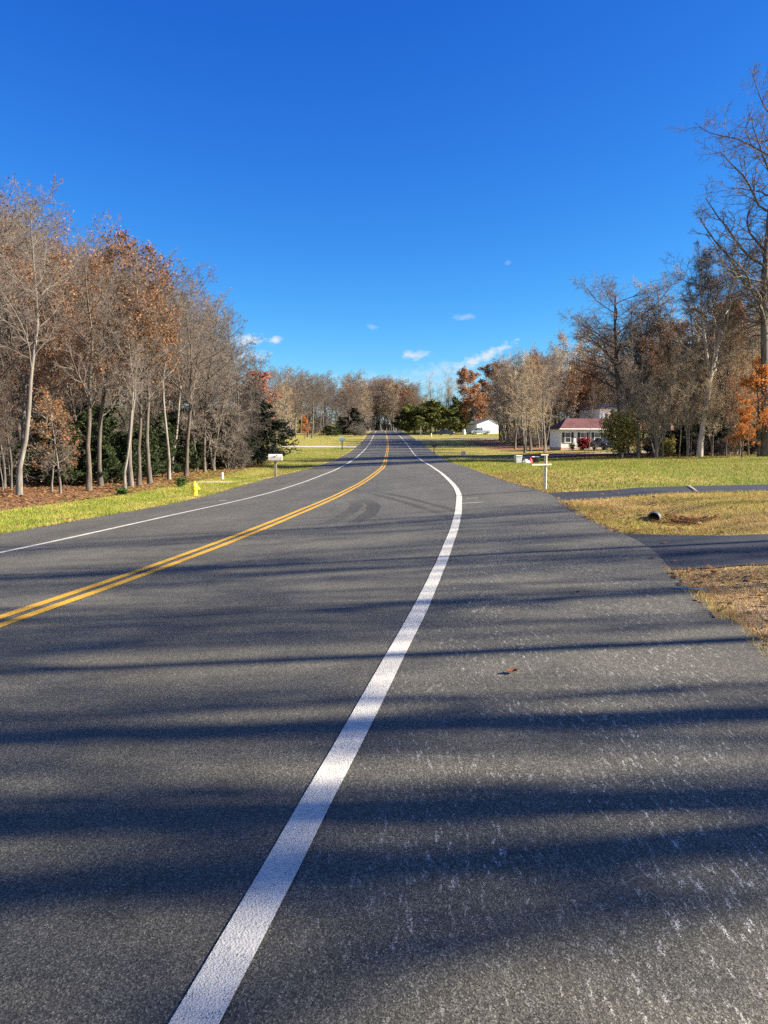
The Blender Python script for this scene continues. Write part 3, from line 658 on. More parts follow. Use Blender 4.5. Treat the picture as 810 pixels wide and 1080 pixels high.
# ---- depth of the left wood
LBL = 'bare grey tree in the depth of the left roadside wood behind its edge trees'
r_ = np.random.default_rng(5)
def silhouette(px):   # top row of the left wood over the bearing
    return np.interp(px, [-40, 0, 40, 75, 110, 140, 170, 200, 230, 255, 275, 292], [190, 196, 205, 238, 245, 245, 262, 285, 308, 340, 362, 390])
n = 0
for k in range(900):
    px = r_.uniform(-55, 268); d = 37 + 85 * r_.random() ** 1.1
    if d < 42 + max(0, (px - 40) / 230) * 22: continue
    top = silhouette(px) + r_.uniform(4, 75) * (.5 if n % 3 else 1)
    kind = r_.choice(['bare_a', 'bare_b', 'bare_c', 'bare_dark', 'low_bare', 'bare_dark', 'bare_pale'])
    if kind == 'low_bare': top += 45
    up(kind, px, d, top, LBL, 'trees in the depth of the left wood', name='bare_tree', rot=r_.uniform(0, 6.28)); n += 1
    if n >= 118: break
for px, d, top, kind in [(70, 52, 258, 'brown_oak'), (48, 48, 300, 'rusty_oak'), (122, 54, 262, 'rusty_oak'), (168, 58, 300, 'rusty_oak'), (85, 50, 300, 'rusty_oak'), (10, 52, 250, 'brown_oak'), (185, 62, 330, 'brown_oak')]:
    up(kind, px, d, top, 'brown-leaved oak in the depth of the left wood behind its edge trees', 'brown oaks in the depth of the left wood', name='oak_tree')
for k in range(26):
    px = r_.uniform(-20, 262); d = 39 + max(0, (px - 30) / 230) * 22 + r_.uniform(0, 12)
    plant(r_.choice(['low_bare', 'bare_b', 'bare_a']), px, d, r_.uniform(4, 8.5), 'thin bare sapling among the edge trees of the left wood', 'saplings along the left wood edge', name='sapling', rot=r_.uniform(0, 6.28), width=.9)
# evergreen understorey
n = 0
for px, d, top in [(30, 47, 470), (76, 47, 445), (84, 52, 430), (112, 50, 428), (124, 48, 465), (140, 55, 440), (150, 52, 468), (166, 56, 436), (186, 58, 446), (206, 60, 452), (222, 64, 448), (60, 56, 440), (100, 60, 420), (40, 58, 440), (12, 50, 455), (240, 68, 455), (255, 74, 446), (130, 66, 430), (180, 70, 430), (-20, 46, 450), (215, 76, 440), (20, 44, 468), (50, 45, 455), (70, 44, 470), (90, 46, 462), (105, 46, 448), (118, 47, 470), (135, 48, 455), (148, 50, 450), (160, 52, 462), (172, 54, 455), (200, 58, 462), (230, 63, 465), (244, 66, 462), (258, 70, 460)]:
    d -= 1.5
    up('holly_tall' if n % 2 else 'holly', px, d, top, 'dark green holly in the shade under the left wood', 'hollies under the left wood', name='holly_tree', width=1.25); n += 1
for k in range(26):
    px = r_.uniform(-30, 268); d = r_.uniform(62, 110)
    up('holly_tall' if k % 2 else 'holly', px, d, r_.uniform(425, 448), 'dark green holly in the shade under the left wood', 'hollies under the left wood', name='holly_tree', width=1.6)
for k in range(66):
    px = r_.uniform(-30, 266); d = 41 + max(0, (px - 20) / 240) * 20 + r_.uniform(0, 14)
    plant('bramble', px, d, r_.uniform(1.5, 4.5), 'bare thicket of thin brown stems on the floor of the left wood', 'thickets on the floor of the left wood', name='thicket', cat_='thicket', width=1.3)
plant('leafy_shrub', 190, 38.6, .5, 'low green leafy shrub between the hydrant and the left wood', name='green_shrub', cat_='shrub', width=1.3)
plant('leafy_shrub', 127, 32.6, .38, 'tiny green weed clump on the left verge near the crooked pale tree', name='green_weed', cat_='weed', width=2)
# ---- red and far trees beyond the left lawn
up('red_maple', 270, 100, 386, 'red-leaved maple showing above the dark cedar', name='maple_tree', width=1.5)
up('tan_grove', 299, 150, 396, 'tan tree behind the far left lawn, nearest the cedar', name='far_tree')
up('bare_c', 306, 172, 384, 'tall dark bare tree standing up over the far left lawn', name='bare_tree')
up('cedar', 376, 215, 430, 'dark evergreen beside the far left bend in front of the bare wood', name='cedar_tree', width=1.3)
up('rust_tree', 421, 330, 402, 'rust-red tree closing the view at the end of the road', name='maple_tree')
up('orange_oak', 322, 176, 438, 'small yellow-orange oak at the edge of the far left lawn', name='oak_tree')
n = 0
FT = 'bare brownish tree in the wood beyond the far left lawn'
for k in range(1500):
    px = r_.uniform(284, 442); d = r_.uniform(178, 360)
    if r_.random() < .35: px = r_.uniform(385, 442); d = r_.uniform(318, 380)
    if px > 385 and d < 318: continue
    if d > 250 and px < 380 and r_.random() < .5: continue
    if px > 330 and d < 205: continue
    top = np.interp(px, [284, 300, 320, 345, 370, 400, 425, 436, 442], [388, 386, 388, 391, 393, 397, 399, 402, 416]) + r_.uniform(-4, 18)
    kind = r_.choice(['bare_a', 'bare_b', 'tan_grove', 'tan_grove', 'bare_c', 'rusty_oak', 'red_maple', 'tan_grove_b'], p=[.28, .22, .07, .03, .24, .08, .04, .04])
    up(kind, px, d, top, FT, 'trees beyond the far left lawn', name='far_tree', rot=r_.uniform(0, 6.28), width=1.45); n += 1
    if n >= 135: break
for k in range(44):
    px = r_.uniform(286, 440); d = r_.uniform(192, 230) if px < 385 else r_.uniform(322, 340)
    plant('holly' if k % 6 == 0 else 'bramble', px, d, r_.uniform(2.5, 5), 'dark undergrowth bush along the foot of the far left wood', 'bushes at the foot of the far left wood', name='bush', cat_='bush', width=1.8)
for k in range(46):
    px = r_.uniform(284, 440); d = r_.uniform(225, 330) if px < 385 else r_.uniform(335, 400)
    plant('low_bare', px, d, r_.uniform(6, 9), 'low twiggy tree filling the wood beyond the far left lawn', 'low trees beyond the far left lawn', name='far_tree', rot=r_.uniform(0, 6.28), width=1.9)
for k in range(30):
    px = r_.uniform(440, 670); d = r_.uniform(235, 330)
    plant('low_bare', px, d, r_.uniform(6, 9), 'low twiggy tree filling the far wood right of the road', 'low trees in the far right wood', name='far_tree', rot=r_.uniform(0, 6.28), width=1.9)
# ---- right side of the road, far to near
for px, d, top, lab, w in [(437, 214, 431, 'left of three dense green pines beside the far end of the road', 1.9), (455, 218, 428, 'tallest middle one of three dense green pines beside the far road', 2.1), (473, 226, 431, 'right of three dense green pines, behind the parked dark car', 1.9)]:
    up('pine', px, d, top, lab, name='pine_tree', width=w)
up('pine', 484, 240, 424, 'pale green pine behind the parked cars left of the rust tree', name='pine_tree', width=1.1)
up('rust_tree', 498, 222, 384, 'tall rust-orange tree left of the white shed', name='maple_tree', width=1.35)
up('rust_tree', 512, 232, 378, 'rust-orange tree right of the tall rust-orange tree above the white shed', name='maple_tree', width=1.2)
up('rust_tree', 487, 236, 420, 'small rust-orange tree at the foot of the tall rust tree', name='maple_tree')
for px, top in [(449, 408), (459, 392), (466, 398), (474, 388), (483, 392)]:
    up('tan_grove_b', px, 240 + 6 * random.random(), top, 'thin pale bare tree against the sky behind the green pines', 'thin trees behind the pines', name='bare_tree', width=.9)
n = 0
RT = 'pale tan bare tree crowded in the grove left of the white house'
for k in range(500):
    px = r_.uniform(526, 577); d = r_.uniform(90, 170)
    if px < 532 and d < 128: continue
    if px < 552 and d < 106: continue
    if px > 576 and d < 98: continue
    top = np.interp(px, [514, 530, 545, 560, 575, 590], [378, 370, 366, 362, 364, 368]) + r_.uniform(0, 18)
    kind = r_.choice(['tan_grove', 'tan_grove_b', 'bare_pale', 'tan_grove'])
    up(kind, px, d, top, RT, 'grove left of the white house', name='bare_tree', rot=r_.uniform(0, 6.28)); n += 1
    if n >= 46: break
up('rusty_oak', 570, 118, 362, 'red-topped oak in the grove left of the white house', name='oak_tree')
up('tan_beech', 543, 119, 446, 'low tan-leaved beech at the left foot of the grove', name='beech_tree', width=1.4)
up('bare_pale', 620.5, 93, 398, 'slim bare tree standing alone in front of the white house', name='bare_tree', width=.6, rot=.7)
n = 0
for px, d, top, kind in [(596, 128, 372, 'rusty_oak'), (606, 122, 378, 'tan_beech'), (612, 130, 384, 'rust_tree'), (628, 150, 380, 'tan_grove'), (588, 135, 366, 'tan_grove'), (652, 152, 376, 'tan_grove'), (622, 140, 372, 'brown_oak'), (602, 145, 362, 'bare_a'), (642, 138, 360, 'tan_grove')]:
    up(kind, px, d, top, 'brownish tree in the wood behind the white house', 'wood behind the white house', name='oak_tree', rot=r_.uniform(0, 6.28), width=1.2)
for k in range(60):
    px = r_.uniform(496, 665); d = r_.uniform(234, 300)
    top = np.interp(px, [496, 520, 560, 600, 665], [402, 388, 376, 378, 370]) + r_.uniform(0, 26)
    up(r_.choice(['tan_grove', 'bare_a', 'bare_b', 'rusty_oak', 'tan_grove_b']), px, d, top, 'bare tree in the far wood behind the white house and grove', 'far wood behind the white house', name='far_tree', rot=r_.uniform(0, 6.28), width=1.2)
for k in range(40):
    px = r_.uniform(526, 660); d = r_.uniform(112, 180)
    if px < 540 and d < 140: continue
    plant('bramble', px, d, r_.uniform(2, 4.5), 'brown thicket at the foot of the trees around the white house', 'thickets around the white house', name='thicket', cat_='thicket', width=1.8)
# right-hand wood: edge trees
up('spreading_oak', 655, 80, 268, 'spreading bare oak whose limbs reach left over the white house', name='oak_tree', rot=2.2, width=1.45)
up('great_oak', 737, 65, 236, 'great bare oak with a tall pale trunk behind the right lawn', name='oak_tree', rot=.6, width=1.35)
up('edge_oak', 807, 62, 84, 'tallest bare oak reaching in from the right edge of the photo', name='oak_tree', rot=1.2, width=1.3)
up('edge_oak', 850, 66, 50, 'tall bare oak standing outside the right edge whose branches reach into the photo', name='oak_tree', rot=4.0, width=1.2)
up('bare_c', 790, 78, 215, 'tall bare tree behind the bright orange oak', name='bare_tree', width=1.2)
up('bare_a', 765, 84, 262, 'bare tree between the great oak and the right edge', name='bare_tree', width=1.3)
up('tan_grove_b', 715, 80, 286, 'bare tree just left behind the great oak', name='bare_tree', width=1.3)
up('tan_grove', 690, 82, 305, 'tan tree behind the pale clump, right of the spreading oak', name='bare_tree', width=1.3)
up('bare_b', 674, 84, 322, 'bare tree right behind the spreading oak', name='bare_tree', width=1.4)
up('rusty_oak', 735, 82, 282, 'tall rust-leaved oak behind the great oak', name='oak_tree', width=1.3)
up('tan_grove', 701, 78, 326, 'tan twiggy tree behind the pale clump', name='bare_tree', width=1.4)
up('birch_clump', 692, 66, 384, 'clump of slender pale bare stems on the lawn edge left of the great oak', name='birch_tree', width=1.3)
up('low_bare', 672, 70, 410, 'low bare tan tree behind the olive shrub', name='bare_tree', width=1.1)
up('orange_oak', 799, 62, 376, 'bright orange-leaved oak at the right edge of the photo', name='oak_tree', width=1.0)
up('orange_oak', 782, 60, 428, 'low red-orange oak sapling beneath the bright orange oak', name='oak_tree', width=1.1)
up('red_maple', 706, 82, 335, 'red-tinged maple between the spreading oak and the great oak', name='maple_tree')
up('rusty_oak', 772, 78, 322, 'red-brown oak behind the bright orange oak', name='oak_tree')
up('bare_pale', 728, 66, 400, 'thin pale sapling just left of the great oak trunk', name='bare_tree', width=.6)
up('bare_pale', 749, 68, 420, 'thin pale sapling just right of the great oak trunk', name='bare_tree', width=.6)
up('bare_dark', 768, 72, 320, 'dark bare trunk between the great oak and the orange oak', name='bare_tree', width=.9)
for px, d, top, w in [(708, 71, 452, 1.3), (722, 70, 444, 1.2), (745, 71, 436, 1.3), (760, 69, 446, 1.4), (776, 70, 440, 1.3), (793, 72, 446, 1.3), (812, 70, 440, 1.3), (735, 78, 428, 1.3), (768, 80, 425, 1.4), (690, 78, 450, 1.3)]:
    up('holly', px, d, top, 'dark green holly under the right-hand wood behind the lawn', 'hollies under the right wood', name='holly_tree', width=w)
up('olive_shrub', 655, 67, 438, 'big olive-green shrub at the lawn edge right of the white house', name='olive_shrub', cat_='shrub', width=1.2)
up('olive_shrub', 705, 67, 464, 'lower olive-green shrub at the foot of the pale clump', name='olive_shrub', cat_='shrub', width=1.2)
for k in range(20):
    px = r_.uniform(648, 815); d = r_.uniform(67, 84)
    if px < 672: d += 6
    up(r_.choice(['tan_grove_b', 'bare_b', 'tan_grove', 'rusty_oak', 'tan_grove', 'tan_grove_b']), px, d, np.interp(px, [648, 700, 760, 830], [372, 345, 330, 315]) + r_.uniform(-12, 30), 'slim brownish tree in the front rank of the right-hand wood', 'front rank of the right wood', name='bare_tree', rot=r_.uniform(0, 6.28))
for k in range(11):
    px = 676 + 13 * k + r_.uniform(-5, 5)
    up(['tan_grove_b', 'tan_grove', 'tan_grove_b', 'rusty_oak'][k % 4], px, r_.uniform(64.5, 68), r_.uniform(345, 400), 'slender tan twiggy tree along the far edge of the right lawn', 'slender trees along the right lawn edge', name='bare_tree', rot=r_.uniform(0, 6.28), width=.85)
for k in range(9):
    px = 594 + 8 * k + r_.uniform(-3, 3)
    up(['tan_grove', 'tan_grove_b', 'rusty_oak'][k % 3], px, r_.uniform(128, 160), r_.uniform(338, 364), 'brownish tree in the wood behind the white house', 'wood behind the white house', name='oak_tree', rot=r_.uniform(0, 6.28), width=1.2)
n = 0
RW = 'bare brownish tree in the depth of the right-hand wood'
for k in range(900):
    px = r_.uniform(640, 800); d = 72 + 70 * r_.random()
    if px < 672 and d < 132: continue
    if px < 690 and d < 84: continue
    if 84 < d < 120: continue
    top = np.interp(px, [640, 660, 700, 740, 780, 810, 880], [362, 352, 325, 305, 300, 285, 270]) + r_.uniform(0, 60)
    kind = r_.choice(['tan_grove_b', 'bare_b', 'bare_c', 'tan_grove', 'rusty_oak', 'tan_grove', 'tan_grove_b', 'rust_tree'])
    up(kind, px, d, top, RW, 'trees in the depth of the right wood', name='bare_tree', rot=r_.uniform(0, 6.28)); n += 1
    if n >= 40: break
for k in range(18):
    px = r_.uniform(668, 830)
    plant('bramble', px, r_.uniform(67, 72), r_.uniform(1.2, 2.6), 'bare thicket of thin stems along the far edge of the right lawn', 'thickets along the right lawn edge', name='thicket', cat_='thicket', width=1.4)
# ---- trees beside the viewer, right of the road: outside the photo, their shadows lie across the asphalt
from mathutils import Matrix
for x, ys_, H, kind, w, rot in [(16, 2.85, 26, 'roadside_tree', 1.0, .4), (15, 3.45, 20, 'bare_a', .3, 1.5), (17, 5.75, 21, 'bare_b', .3, .5), (15, 7.7, 20, 'bare_c', .35, 2.5), (20, 2.5, 24, 'bare_pale', .8, 1.0), (13, 4.5, 22, 'bare_a', .5, 2.6), (22, 5.2, 23, 'roadside_tree', .5, 0), (26, 3.75, 26, 'bare_pale', .45, 4), (25, 6.9, 22, 'bare_a', .55, 1), (30, 9.4, 22, 'roadside_tree', .7, 3), (33, 11.9, 22, 'bare_pale', .6, 5), (24, 1.95, 24, 'bare_a', .6, 3), (18, 2.12, 24, 'roadside_tree', .7, 2.2)]:
    o = plant(kind, 0, ys_ + .15 * x, H, 'bare tree beside the viewer right of the road', 'bare trees right of the viewer', name='bare_tree', x=x, width=w, rot=rot)
    o.rotation_euler = (Matrix.Rotation(math.atan(.34), 3, 'X') @ Matrix.Rotation(rot, 3, 'Z')).to_euler()      # lean added to slant the shadows these trunks throw on the road
# ------------------------------------------------------------------ small materials
def simple(name, col, rough=.6, spec=.4, metal=0, var=.15, scale=6, dirt=None):
    s = NT(name); p = s.vec(obj=True); n = s.noise(p, scale, 4, .6)
    c = s.mix(1, col, s.ramp(n, [(.3, 1 - var), (.7, 1 + var)]), 'MULTIPLY')
    if dirt: c = s.mix(s.ramp(s.noise(p, scale * 2.3, 4, .65), [(.5, 0), (.75, .6)]), c, dirt)
    s.set(c, rough, spec, metal); s.bump(n, .15, .01); return s.m
M_siding = None
s = NT('white_siding'); p = s.vec(obj=True); w = s.n('ShaderNodeTexWave', wave_type='BANDS', bands_direction='Z', wave_profile='SAW'); w.inputs['Scale'].default_value = 2.6
s.L.new(p, w.inputs['Vector']); s.set(s.mix(s.ramp(s.noise(p, .8, 3), [(.3, 0), (.7, 1)]), (.82, .81, .78), (.88, .87, .84)), .6, .3); s.bump(w.outputs['Fac'], .5, .03); M_siding = s.m
s = NT('maroon_shingles'); p = s.vec(obj=True); b = s.n('ShaderNodeTexBrick'); b.inputs['Scale'].default_value = 2.2; b.inputs['Mortar Size'].default_value = .012
b.inputs['Color1'].default_value = (.125, .055, .058, 1); b.inputs['Color2'].default_value = (.10, .044, .048, 1); b.inputs['Mortar'].default_value = (.08, .02, .025, 1)
s.L.new(p, b.inputs['Vector']); s.set(s.mix(1, b.outputs[0], s.ramp(s.noise(p, 1.2, 4), [(.3, .8), (.7, 1.25)]), 'MULTIPLY'), .85, .2); M_shingle = s.m
M_grey_roof = simple('grey_shingles', (.13, .12, .12), .9, .2, var=.25)
M_trim = simple('white_trim', (.80, .80, .78), .5)
M_shutter = simple('dark_shutter', (.035, .045, .045), .6)
M_glass = simple('window_glass', (.05, .06, .075), .08, .6, var=.05)
M_brick = simple('pinkish_foundation', (.45, .33, .27), .9, .2, var=.25, scale=12)
M_hyd = simple('yellow_hydrant_paint', (.80, .62, .03), .45, .5, var=.1, scale=14, dirt=(.45, .32, .03))
M_metal = simple('dull_steel', (.30, .30, .30), .45, .5, .6)
M_postwood = simple('weathered_post', (.27, .21, .155), .9, .15, var=.3, scale=18)
M_palewood = simple('pale_timber', (.52, .45, .32), .85, .2, var=.2, scale=16)
M_box = simple('white_enamel', (.62, .58, .52), .5, .4, dirt=(.35, .30, .24), scale=9)
M_black = simple('black_enamel', (.016, .016, .018), .5)
M_bluegrey = simple('blue_grey_enamel', (.16, .25, .27), .5)
M_navy = simple('dark_blue_car_paint', (.035, .055, .12), .2, .6, var=.05)
M_silver = simple('pale_blue_car_paint', (.27, .33, .38), .2, .6, .1, var=.05)
M_tyre = simple('tyre_rubber', (.018, .018, .018), .85)
M_lamp = simple('lamp_lens', (.55, .08, .05), .3)
M_clear = simple('headlight_lens', (.7, .7, .72), .2)
M_binp = simple('pale_green_plastic', (.46, .48, .46), .5)
M_bind = simple('dark_plastic', (.03, .035, .04), .5)
M_bag = simple('white_plastic', (.62, .62, .62), .4)
M_redp = simple('red_plastic', (.42, .04, .05), .5)
M_pipe = simple('corrugated_steel', (.15, .145, .135), .5, .4, .5, scale=20, dirt=(.22, .15, .09))
M_dark = simple('pipe_depth_shade', (.02, .018, .016), .95, .1)

def wx(px, d): return d * (px - 405) / F_PX
# ---- white ranch house
def window(par, x, z, w, h, y):
    f = MB(); t = .07
    f.box(x - w / 2 - t, x - w / 2, y - .05, y, z, z + h).box(x + w / 2, x + w / 2 + t, y - .05, y, z, z + h).box(x - w / 2 - t, x + w / 2 + t, y - .055, y, z + h, z + h + t).box(x - w / 2 - t - .03, x + w / 2 + t + .03, y - .09, y, z - t, z)
    f.box(x - w / 2, x + w / 2, y - .04, y - .002, z + h / 2 - .025, z + h / 2 + .025)
    fr = f.build('window', M_trim, par)
    MB().box(x - w / 2 + .002, x + w / 2 - .002, y - .022, y - .002, z + .002, z + h - .002).build('pane', M_glass, fr)
    for sgn in (-1, 1):
        cx = x + sgn * (w / 2 + t + .2); m = MB().box(cx - .17, cx + .17, y - .035, y - .001, z - .05, z + h + .05)
        for q in range(12): m.box(cx - .13, cx + .13, y - .045, y - .033, z + .03 + q * h / 12, z + .03 + q * h / 12 + h / 22)
        m.build('shutter', M_shutter, fr)
def hip_roof(m, x0, x1, y0, y1, z0, h, ov=.4, hip_l=True, hip_r=False):
    a, b, c, d = x0 - ov, x1 + ov, y0 - ov, y1 + ov; ym = (c + d) / 2; r = (d - c) / 2
    rl = a + (r * .8 if hip_l else 0); rr = b - (r * .8 if hip_r else 0)
    V = [(a, c, z0), (b, c, z0), (b, d, z0), (a, d, z0), (rl, ym, z0 + h), (rr, ym, z0 + h), (a, c, z0 - .1), (b, c, z0 - .1), (b, d, z0 - .1), (a, d, z0 - .1)]
    m.add(V, [(0, 1, 5, 4), (1, 2, 5), (2, 3, 4, 5), (3, 0, 4), (6, 7, 1, 0), (7, 8, 2, 1), (8, 9, 3, 2), (9, 6, 0, 3), (9, 8, 7, 6)])
hd = 101.0; hx = wx(613.5, hd)
H = thing('house', 'white ranch house with a maroon hipped roof and dark shutters beyond the right lawn', 'house', (hx, hd, G(hx, hd) - .15), math.radians(10))
wall = MB().box(-2.95, 3.0, 0, 3.8, .45, 2.85).build('wall', M_siding, H)
MB().box(3.0, 5.6, 1.5, 3.8, .45, 2.85).build('wall', M_siding, H)
MB().box(-2.98, 3.03, -.03, 3.8, -.6, .45).box(3.03, 5.6, -.02, 3.8, -.6, .42).build('foundation', M_brick, H)
rf = MB(); hip_roof(rf, -2.95, 5.6, 0, 3.8, 2.92, 1.35); rfo = rf.build('roof', M_shingle, H)
gt = MB().box(-3.4, 6.0, -.52, -.40, 2.78, 2.93); gt.build('gutter', M_trim, H)
for x in (-2.1, .05, 2.0): window(H, x + .05, 1.15, .72, 1.2, 0)
dr = MB().box(.78, 1.10, -.05, -.001, .5, 2.5).box(1.08, 1.12, -.06, -.002, .5, 2.5).build('door', simple('grey_door', (.30, .32, .33), .5), H)
MB().box(5.35, 5.5, .0, .15, .45, 2.85).build('porch_post', M_trim, H); MB().box(3.3, 3.42, 0, .12, .45, 2.85).build('porch_post', M_trim, H)
MB().box(3.04, 5.65, -.1, 1.48, .2, .44).build('porch_floor', M_conc, H)
pd = MB().box(3.35, 4.15, 1.42, 1.49, .46, 2.5).build('door', simple('slate_blue_door', (.07, .10, .16), .5), H)
st = MB()
for k in range(3): st.box(-.1, 1.3, -.35 - .3 * k, -.05 - .3 * k, -.6, .36 - .18 * k)
st.build('steps', M_conc, H)
MB().box(4.4, 4.9, 2.2, 2.8, 3.9, 5.0).build('chimney', M_brick, rfo)
hx2, hd2 = wx(645, 121), 121.0
H2 = thing('house', 'white upper storey of a second house showing above the maroon roof', 'house', (hx2, hd2, G(hx2, hd2)), math.radians(12))
MB().box(-2.3, 3.2, 0, 7, 0, 5.55).build('wall', M_siding, H2)
r2 = MB(); hip_roof(r2, -2.3, 3.2, 0, 7, 5.6, .75, .35, True, True); r2.build('roof', M_grey_roof, H2)
window(H2, .5, 4.2, .9, .9, 0)
# ---- white shed by the parked cars
sx, sd = wx(513, 214), 214.0
S = thing('shed', 'white gabled shed with a grey roof beside the parked pickup', 'shed', (sx, sd, G(sx, sd) - .1), math.radians(16))
m = MB(); m.extrude([(-3.0, 0), (3.4, 0), (3.4, 3.0), (1.2, 4.15), (-3.0, 2.7)], 0, 7, 'y'); m.build('wall', M_siding, S)
m = MB(); m.extrude([(-3.3, 2.62), (1.2, 4.19), (3.7, 2.88), (3.7, 3.02), (1.2, 4.36), (-3.3, 2.78)], -.3, 7.3, 'y'); m.build('roof', M_grey_roof, S)
m = MB().box(-1.6, 1.2, -.05, -.002, .02, 2.2)
for k in range(4): m.box(-1.55, 1.15, -.07, -.045, .1 + k * .54, .58 + k * .54)
m.build('garage_door', M_trim, S)
# ---- vehicles
def wheels(par, xs, w, r=.33):
    for x in xs:
        for sy in (-1, 1):
            t = MB().lathe([(r * .62, -.1), (r * .97, -.1), (r, -.06), (r, .06), (r * .97, .1), (r * .62, .1)], 20, (x, sy * (w / 2 - .09), r), 'y').build('wheel', M_tyre, par, smooth=True)
            MB().lathe([(.03, -.112), (r * .6, -.112), (r * .62, .112), (.03, .112)], 12, (x, sy * (w / 2 - .09), r), 'y').build('rim', M_metal, t, smooth=True)
def car(name, label, cat_, loc, rz, paintm, body, cabin, L, Wd, wx_, bed=None):
    o = thing(name, label, cat_, loc, rz)
    bm = MB().extrude(body, -Wd / 2, Wd / 2, 'y'); b = bm.build('body', paintm, o, bevel=.05, smooth=True)
    cb, ct = cabin; V = [(cb[0], -Wd / 2 + .06, cb[2]), (cb[1], -Wd / 2 + .06, cb[2]), (cb[1], Wd / 2 - .06, cb[2]), (cb[0], Wd / 2 - .06, cb[2])]
    U = [(ct[0], -Wd / 2 + .24, ct[2]), (ct[1], -Wd / 2 + .24, ct[2]), (ct[1], Wd / 2 - .24, ct[2]), (ct[0], Wd / 2 - .24, ct[2])]
    MB().hexa(V, U).build('windows', M_glass, o, bevel=.02)
    MB().box(ct[0] - .04, ct[1] + .04, -Wd / 2 + .2, Wd / 2 - .2, ct[2] - .01, ct[2] + .06).build('roof', paintm, o, bevel=.025, smooth=True)
    pl = MB()
    for sy in (-1, 1):
        for f_ in ((0, 0), (.5, .48), (1, 1)):
            xb = cb[0] + (cb[1] - cb[0]) * f_[0]; xt = ct[0] + (ct[1] - ct[0]) * f_[1]; y0, y1 = sy * (Wd / 2 - .05), sy * (Wd / 2 - .225)
            pl.hexa([(xb - .05, y0, cb[2] - .02), (xb + .05, y0, cb[2] - .02), (xb + .05, y0 - sy * .06, cb[2] - .02), (xb - .05, y0 - sy * .06, cb[2] - .02)], [(xt - .05, y1, ct[2]), (xt + .05, y1, ct[2]), (xt + .05, y1 - sy * .06, ct[2]), (xt - .05, y1 - sy * .06, ct[2])])
    pl.build('pillar', paintm, o)
    x0 = min(p[0] for p in body); x1 = max(p[0] for p in body)
    for sy in (-1, 1):
        MB().box(x0 - .015, x0 + .1, sy * Wd / 2 * .78 - .16, sy * Wd / 2 * .78 + .16, .66, .80).build('headlight', M_clear, o, bevel=.02)
        MB().box(x1 - .1, x1 + .015, sy * Wd / 2 * .8 - .14, sy * Wd / 2 * .8 + .14, .7, .86).build('tail_light', M_lamp, o, bevel=.02)
    MB().box(x0 - .05, x0 + .12, -Wd / 2 + .05, Wd / 2 - .05, .32, .52).build('bumper', M_black, o, bevel=.03); MB().box(x1 - .12, x1 + .05, -Wd / 2 + .05, Wd / 2 - .05, .34, .54).build('bumper', M_black, o, bevel=.03)
    wheels(o, wx_, Wd); return o, b
def cprof(L, r, xw, pts):
    """lower side outline with wheel arches, then the upper points back to the front"""
    lo = [(-L / 2, .30)]
    for x in xw:
        lo += [(x - r, .30)] + [(x + r * math.cos(a), .34 + r * .95 * math.sin(a)) for a in np.linspace(math.pi, 0, 9)] + [(x + r, .30)]
    return lo + [(L / 2, .30)] + pts
xc, yc = wx(469.5, 205), 205.0
car('parked_car', 'dark blue car parked in front of the green pines', 'car', (xc, yc, G(xc, yc) + .02), math.radians(168), M_navy,
    cprof(4.6, .40, (-1.4, 1.35), [(2.3, .85), (2.15, .98), (1.0, 1.0), (-.9, .96), (-2.1, .80), (-2.3, .62)]), ((-1.15, 1.75, .95), (-.35, 1.0, 1.40)), 4.6, 1.8, (-1.4, 1.35))
xc, yc = wx(505.5, 205), 205.0
o, b = car('pickup_truck', 'pale blue pickup truck parked in front of the white shed', 'pickup truck', (xc, yc, G(xc, yc) + .02), math.radians(12), M_silver,
    cprof(5.4, .44, (-1.75, 1.6), [(2.7, 1.12), (.62, 1.12), (.6, 1.1), (-.9, 1.08), (-2.55, .98), (-2.7, .7)]), ((-1.1, .55, 1.07), (-.45, .42, 1.72)), 5.4, 1.95, (-1.75, 1.6))
MB().box(.72, 2.62, -.82, .82, 1.125, 1.16).build('bed_cover', M_black, o)
xc, yc = wx(489, 212), 212.0
m = MB().lathe([(.02, 0), (.45, 0), (.5, .3), (.42, 1.0), (.2, 1.35), (.03, 1.45)], 12)
tag(m.build('covered_grill', M_bag, None, smooth=True, loc=(xc, yc, G(xc, yc))), 'pale covered object standing between the parked car and pickup', 'grill')
hb = wx(637, 98); 
car('parked_car', 'dark car parked by the house porch', 'car', (hb, 98.2, G(hb, 98.2) + .02), math.radians(100), M_navy,
    cprof(4.4, .40, (-1.35, 1.3), [(2.2, .85), (2.05, .98), (1.0, 1.0), (-.9, .96), (-2.0, .80), (-2.2, .62)]), ((-1.1, 1.7, .95), (-.35, 1.0, 1.40)), 4.4, 1.75, (-1.35, 1.3))
plant('red_shrub', 614, 98.2, 1.45, 'round crimson shrub in front of the white house', name='red_shrub', cat_='shrub', width=1.25)
plant('olive_shrub', 603.5, 98.6, .9, 'grey-green shrub by the house steps', name='green_shrub', cat_='shrub')
plant('tan_beech', 628, 98, 1.0, 'low brown shrub between the crimson shrub and the parked car', name='brown_shrub', cat_='shrub', width=2.0)
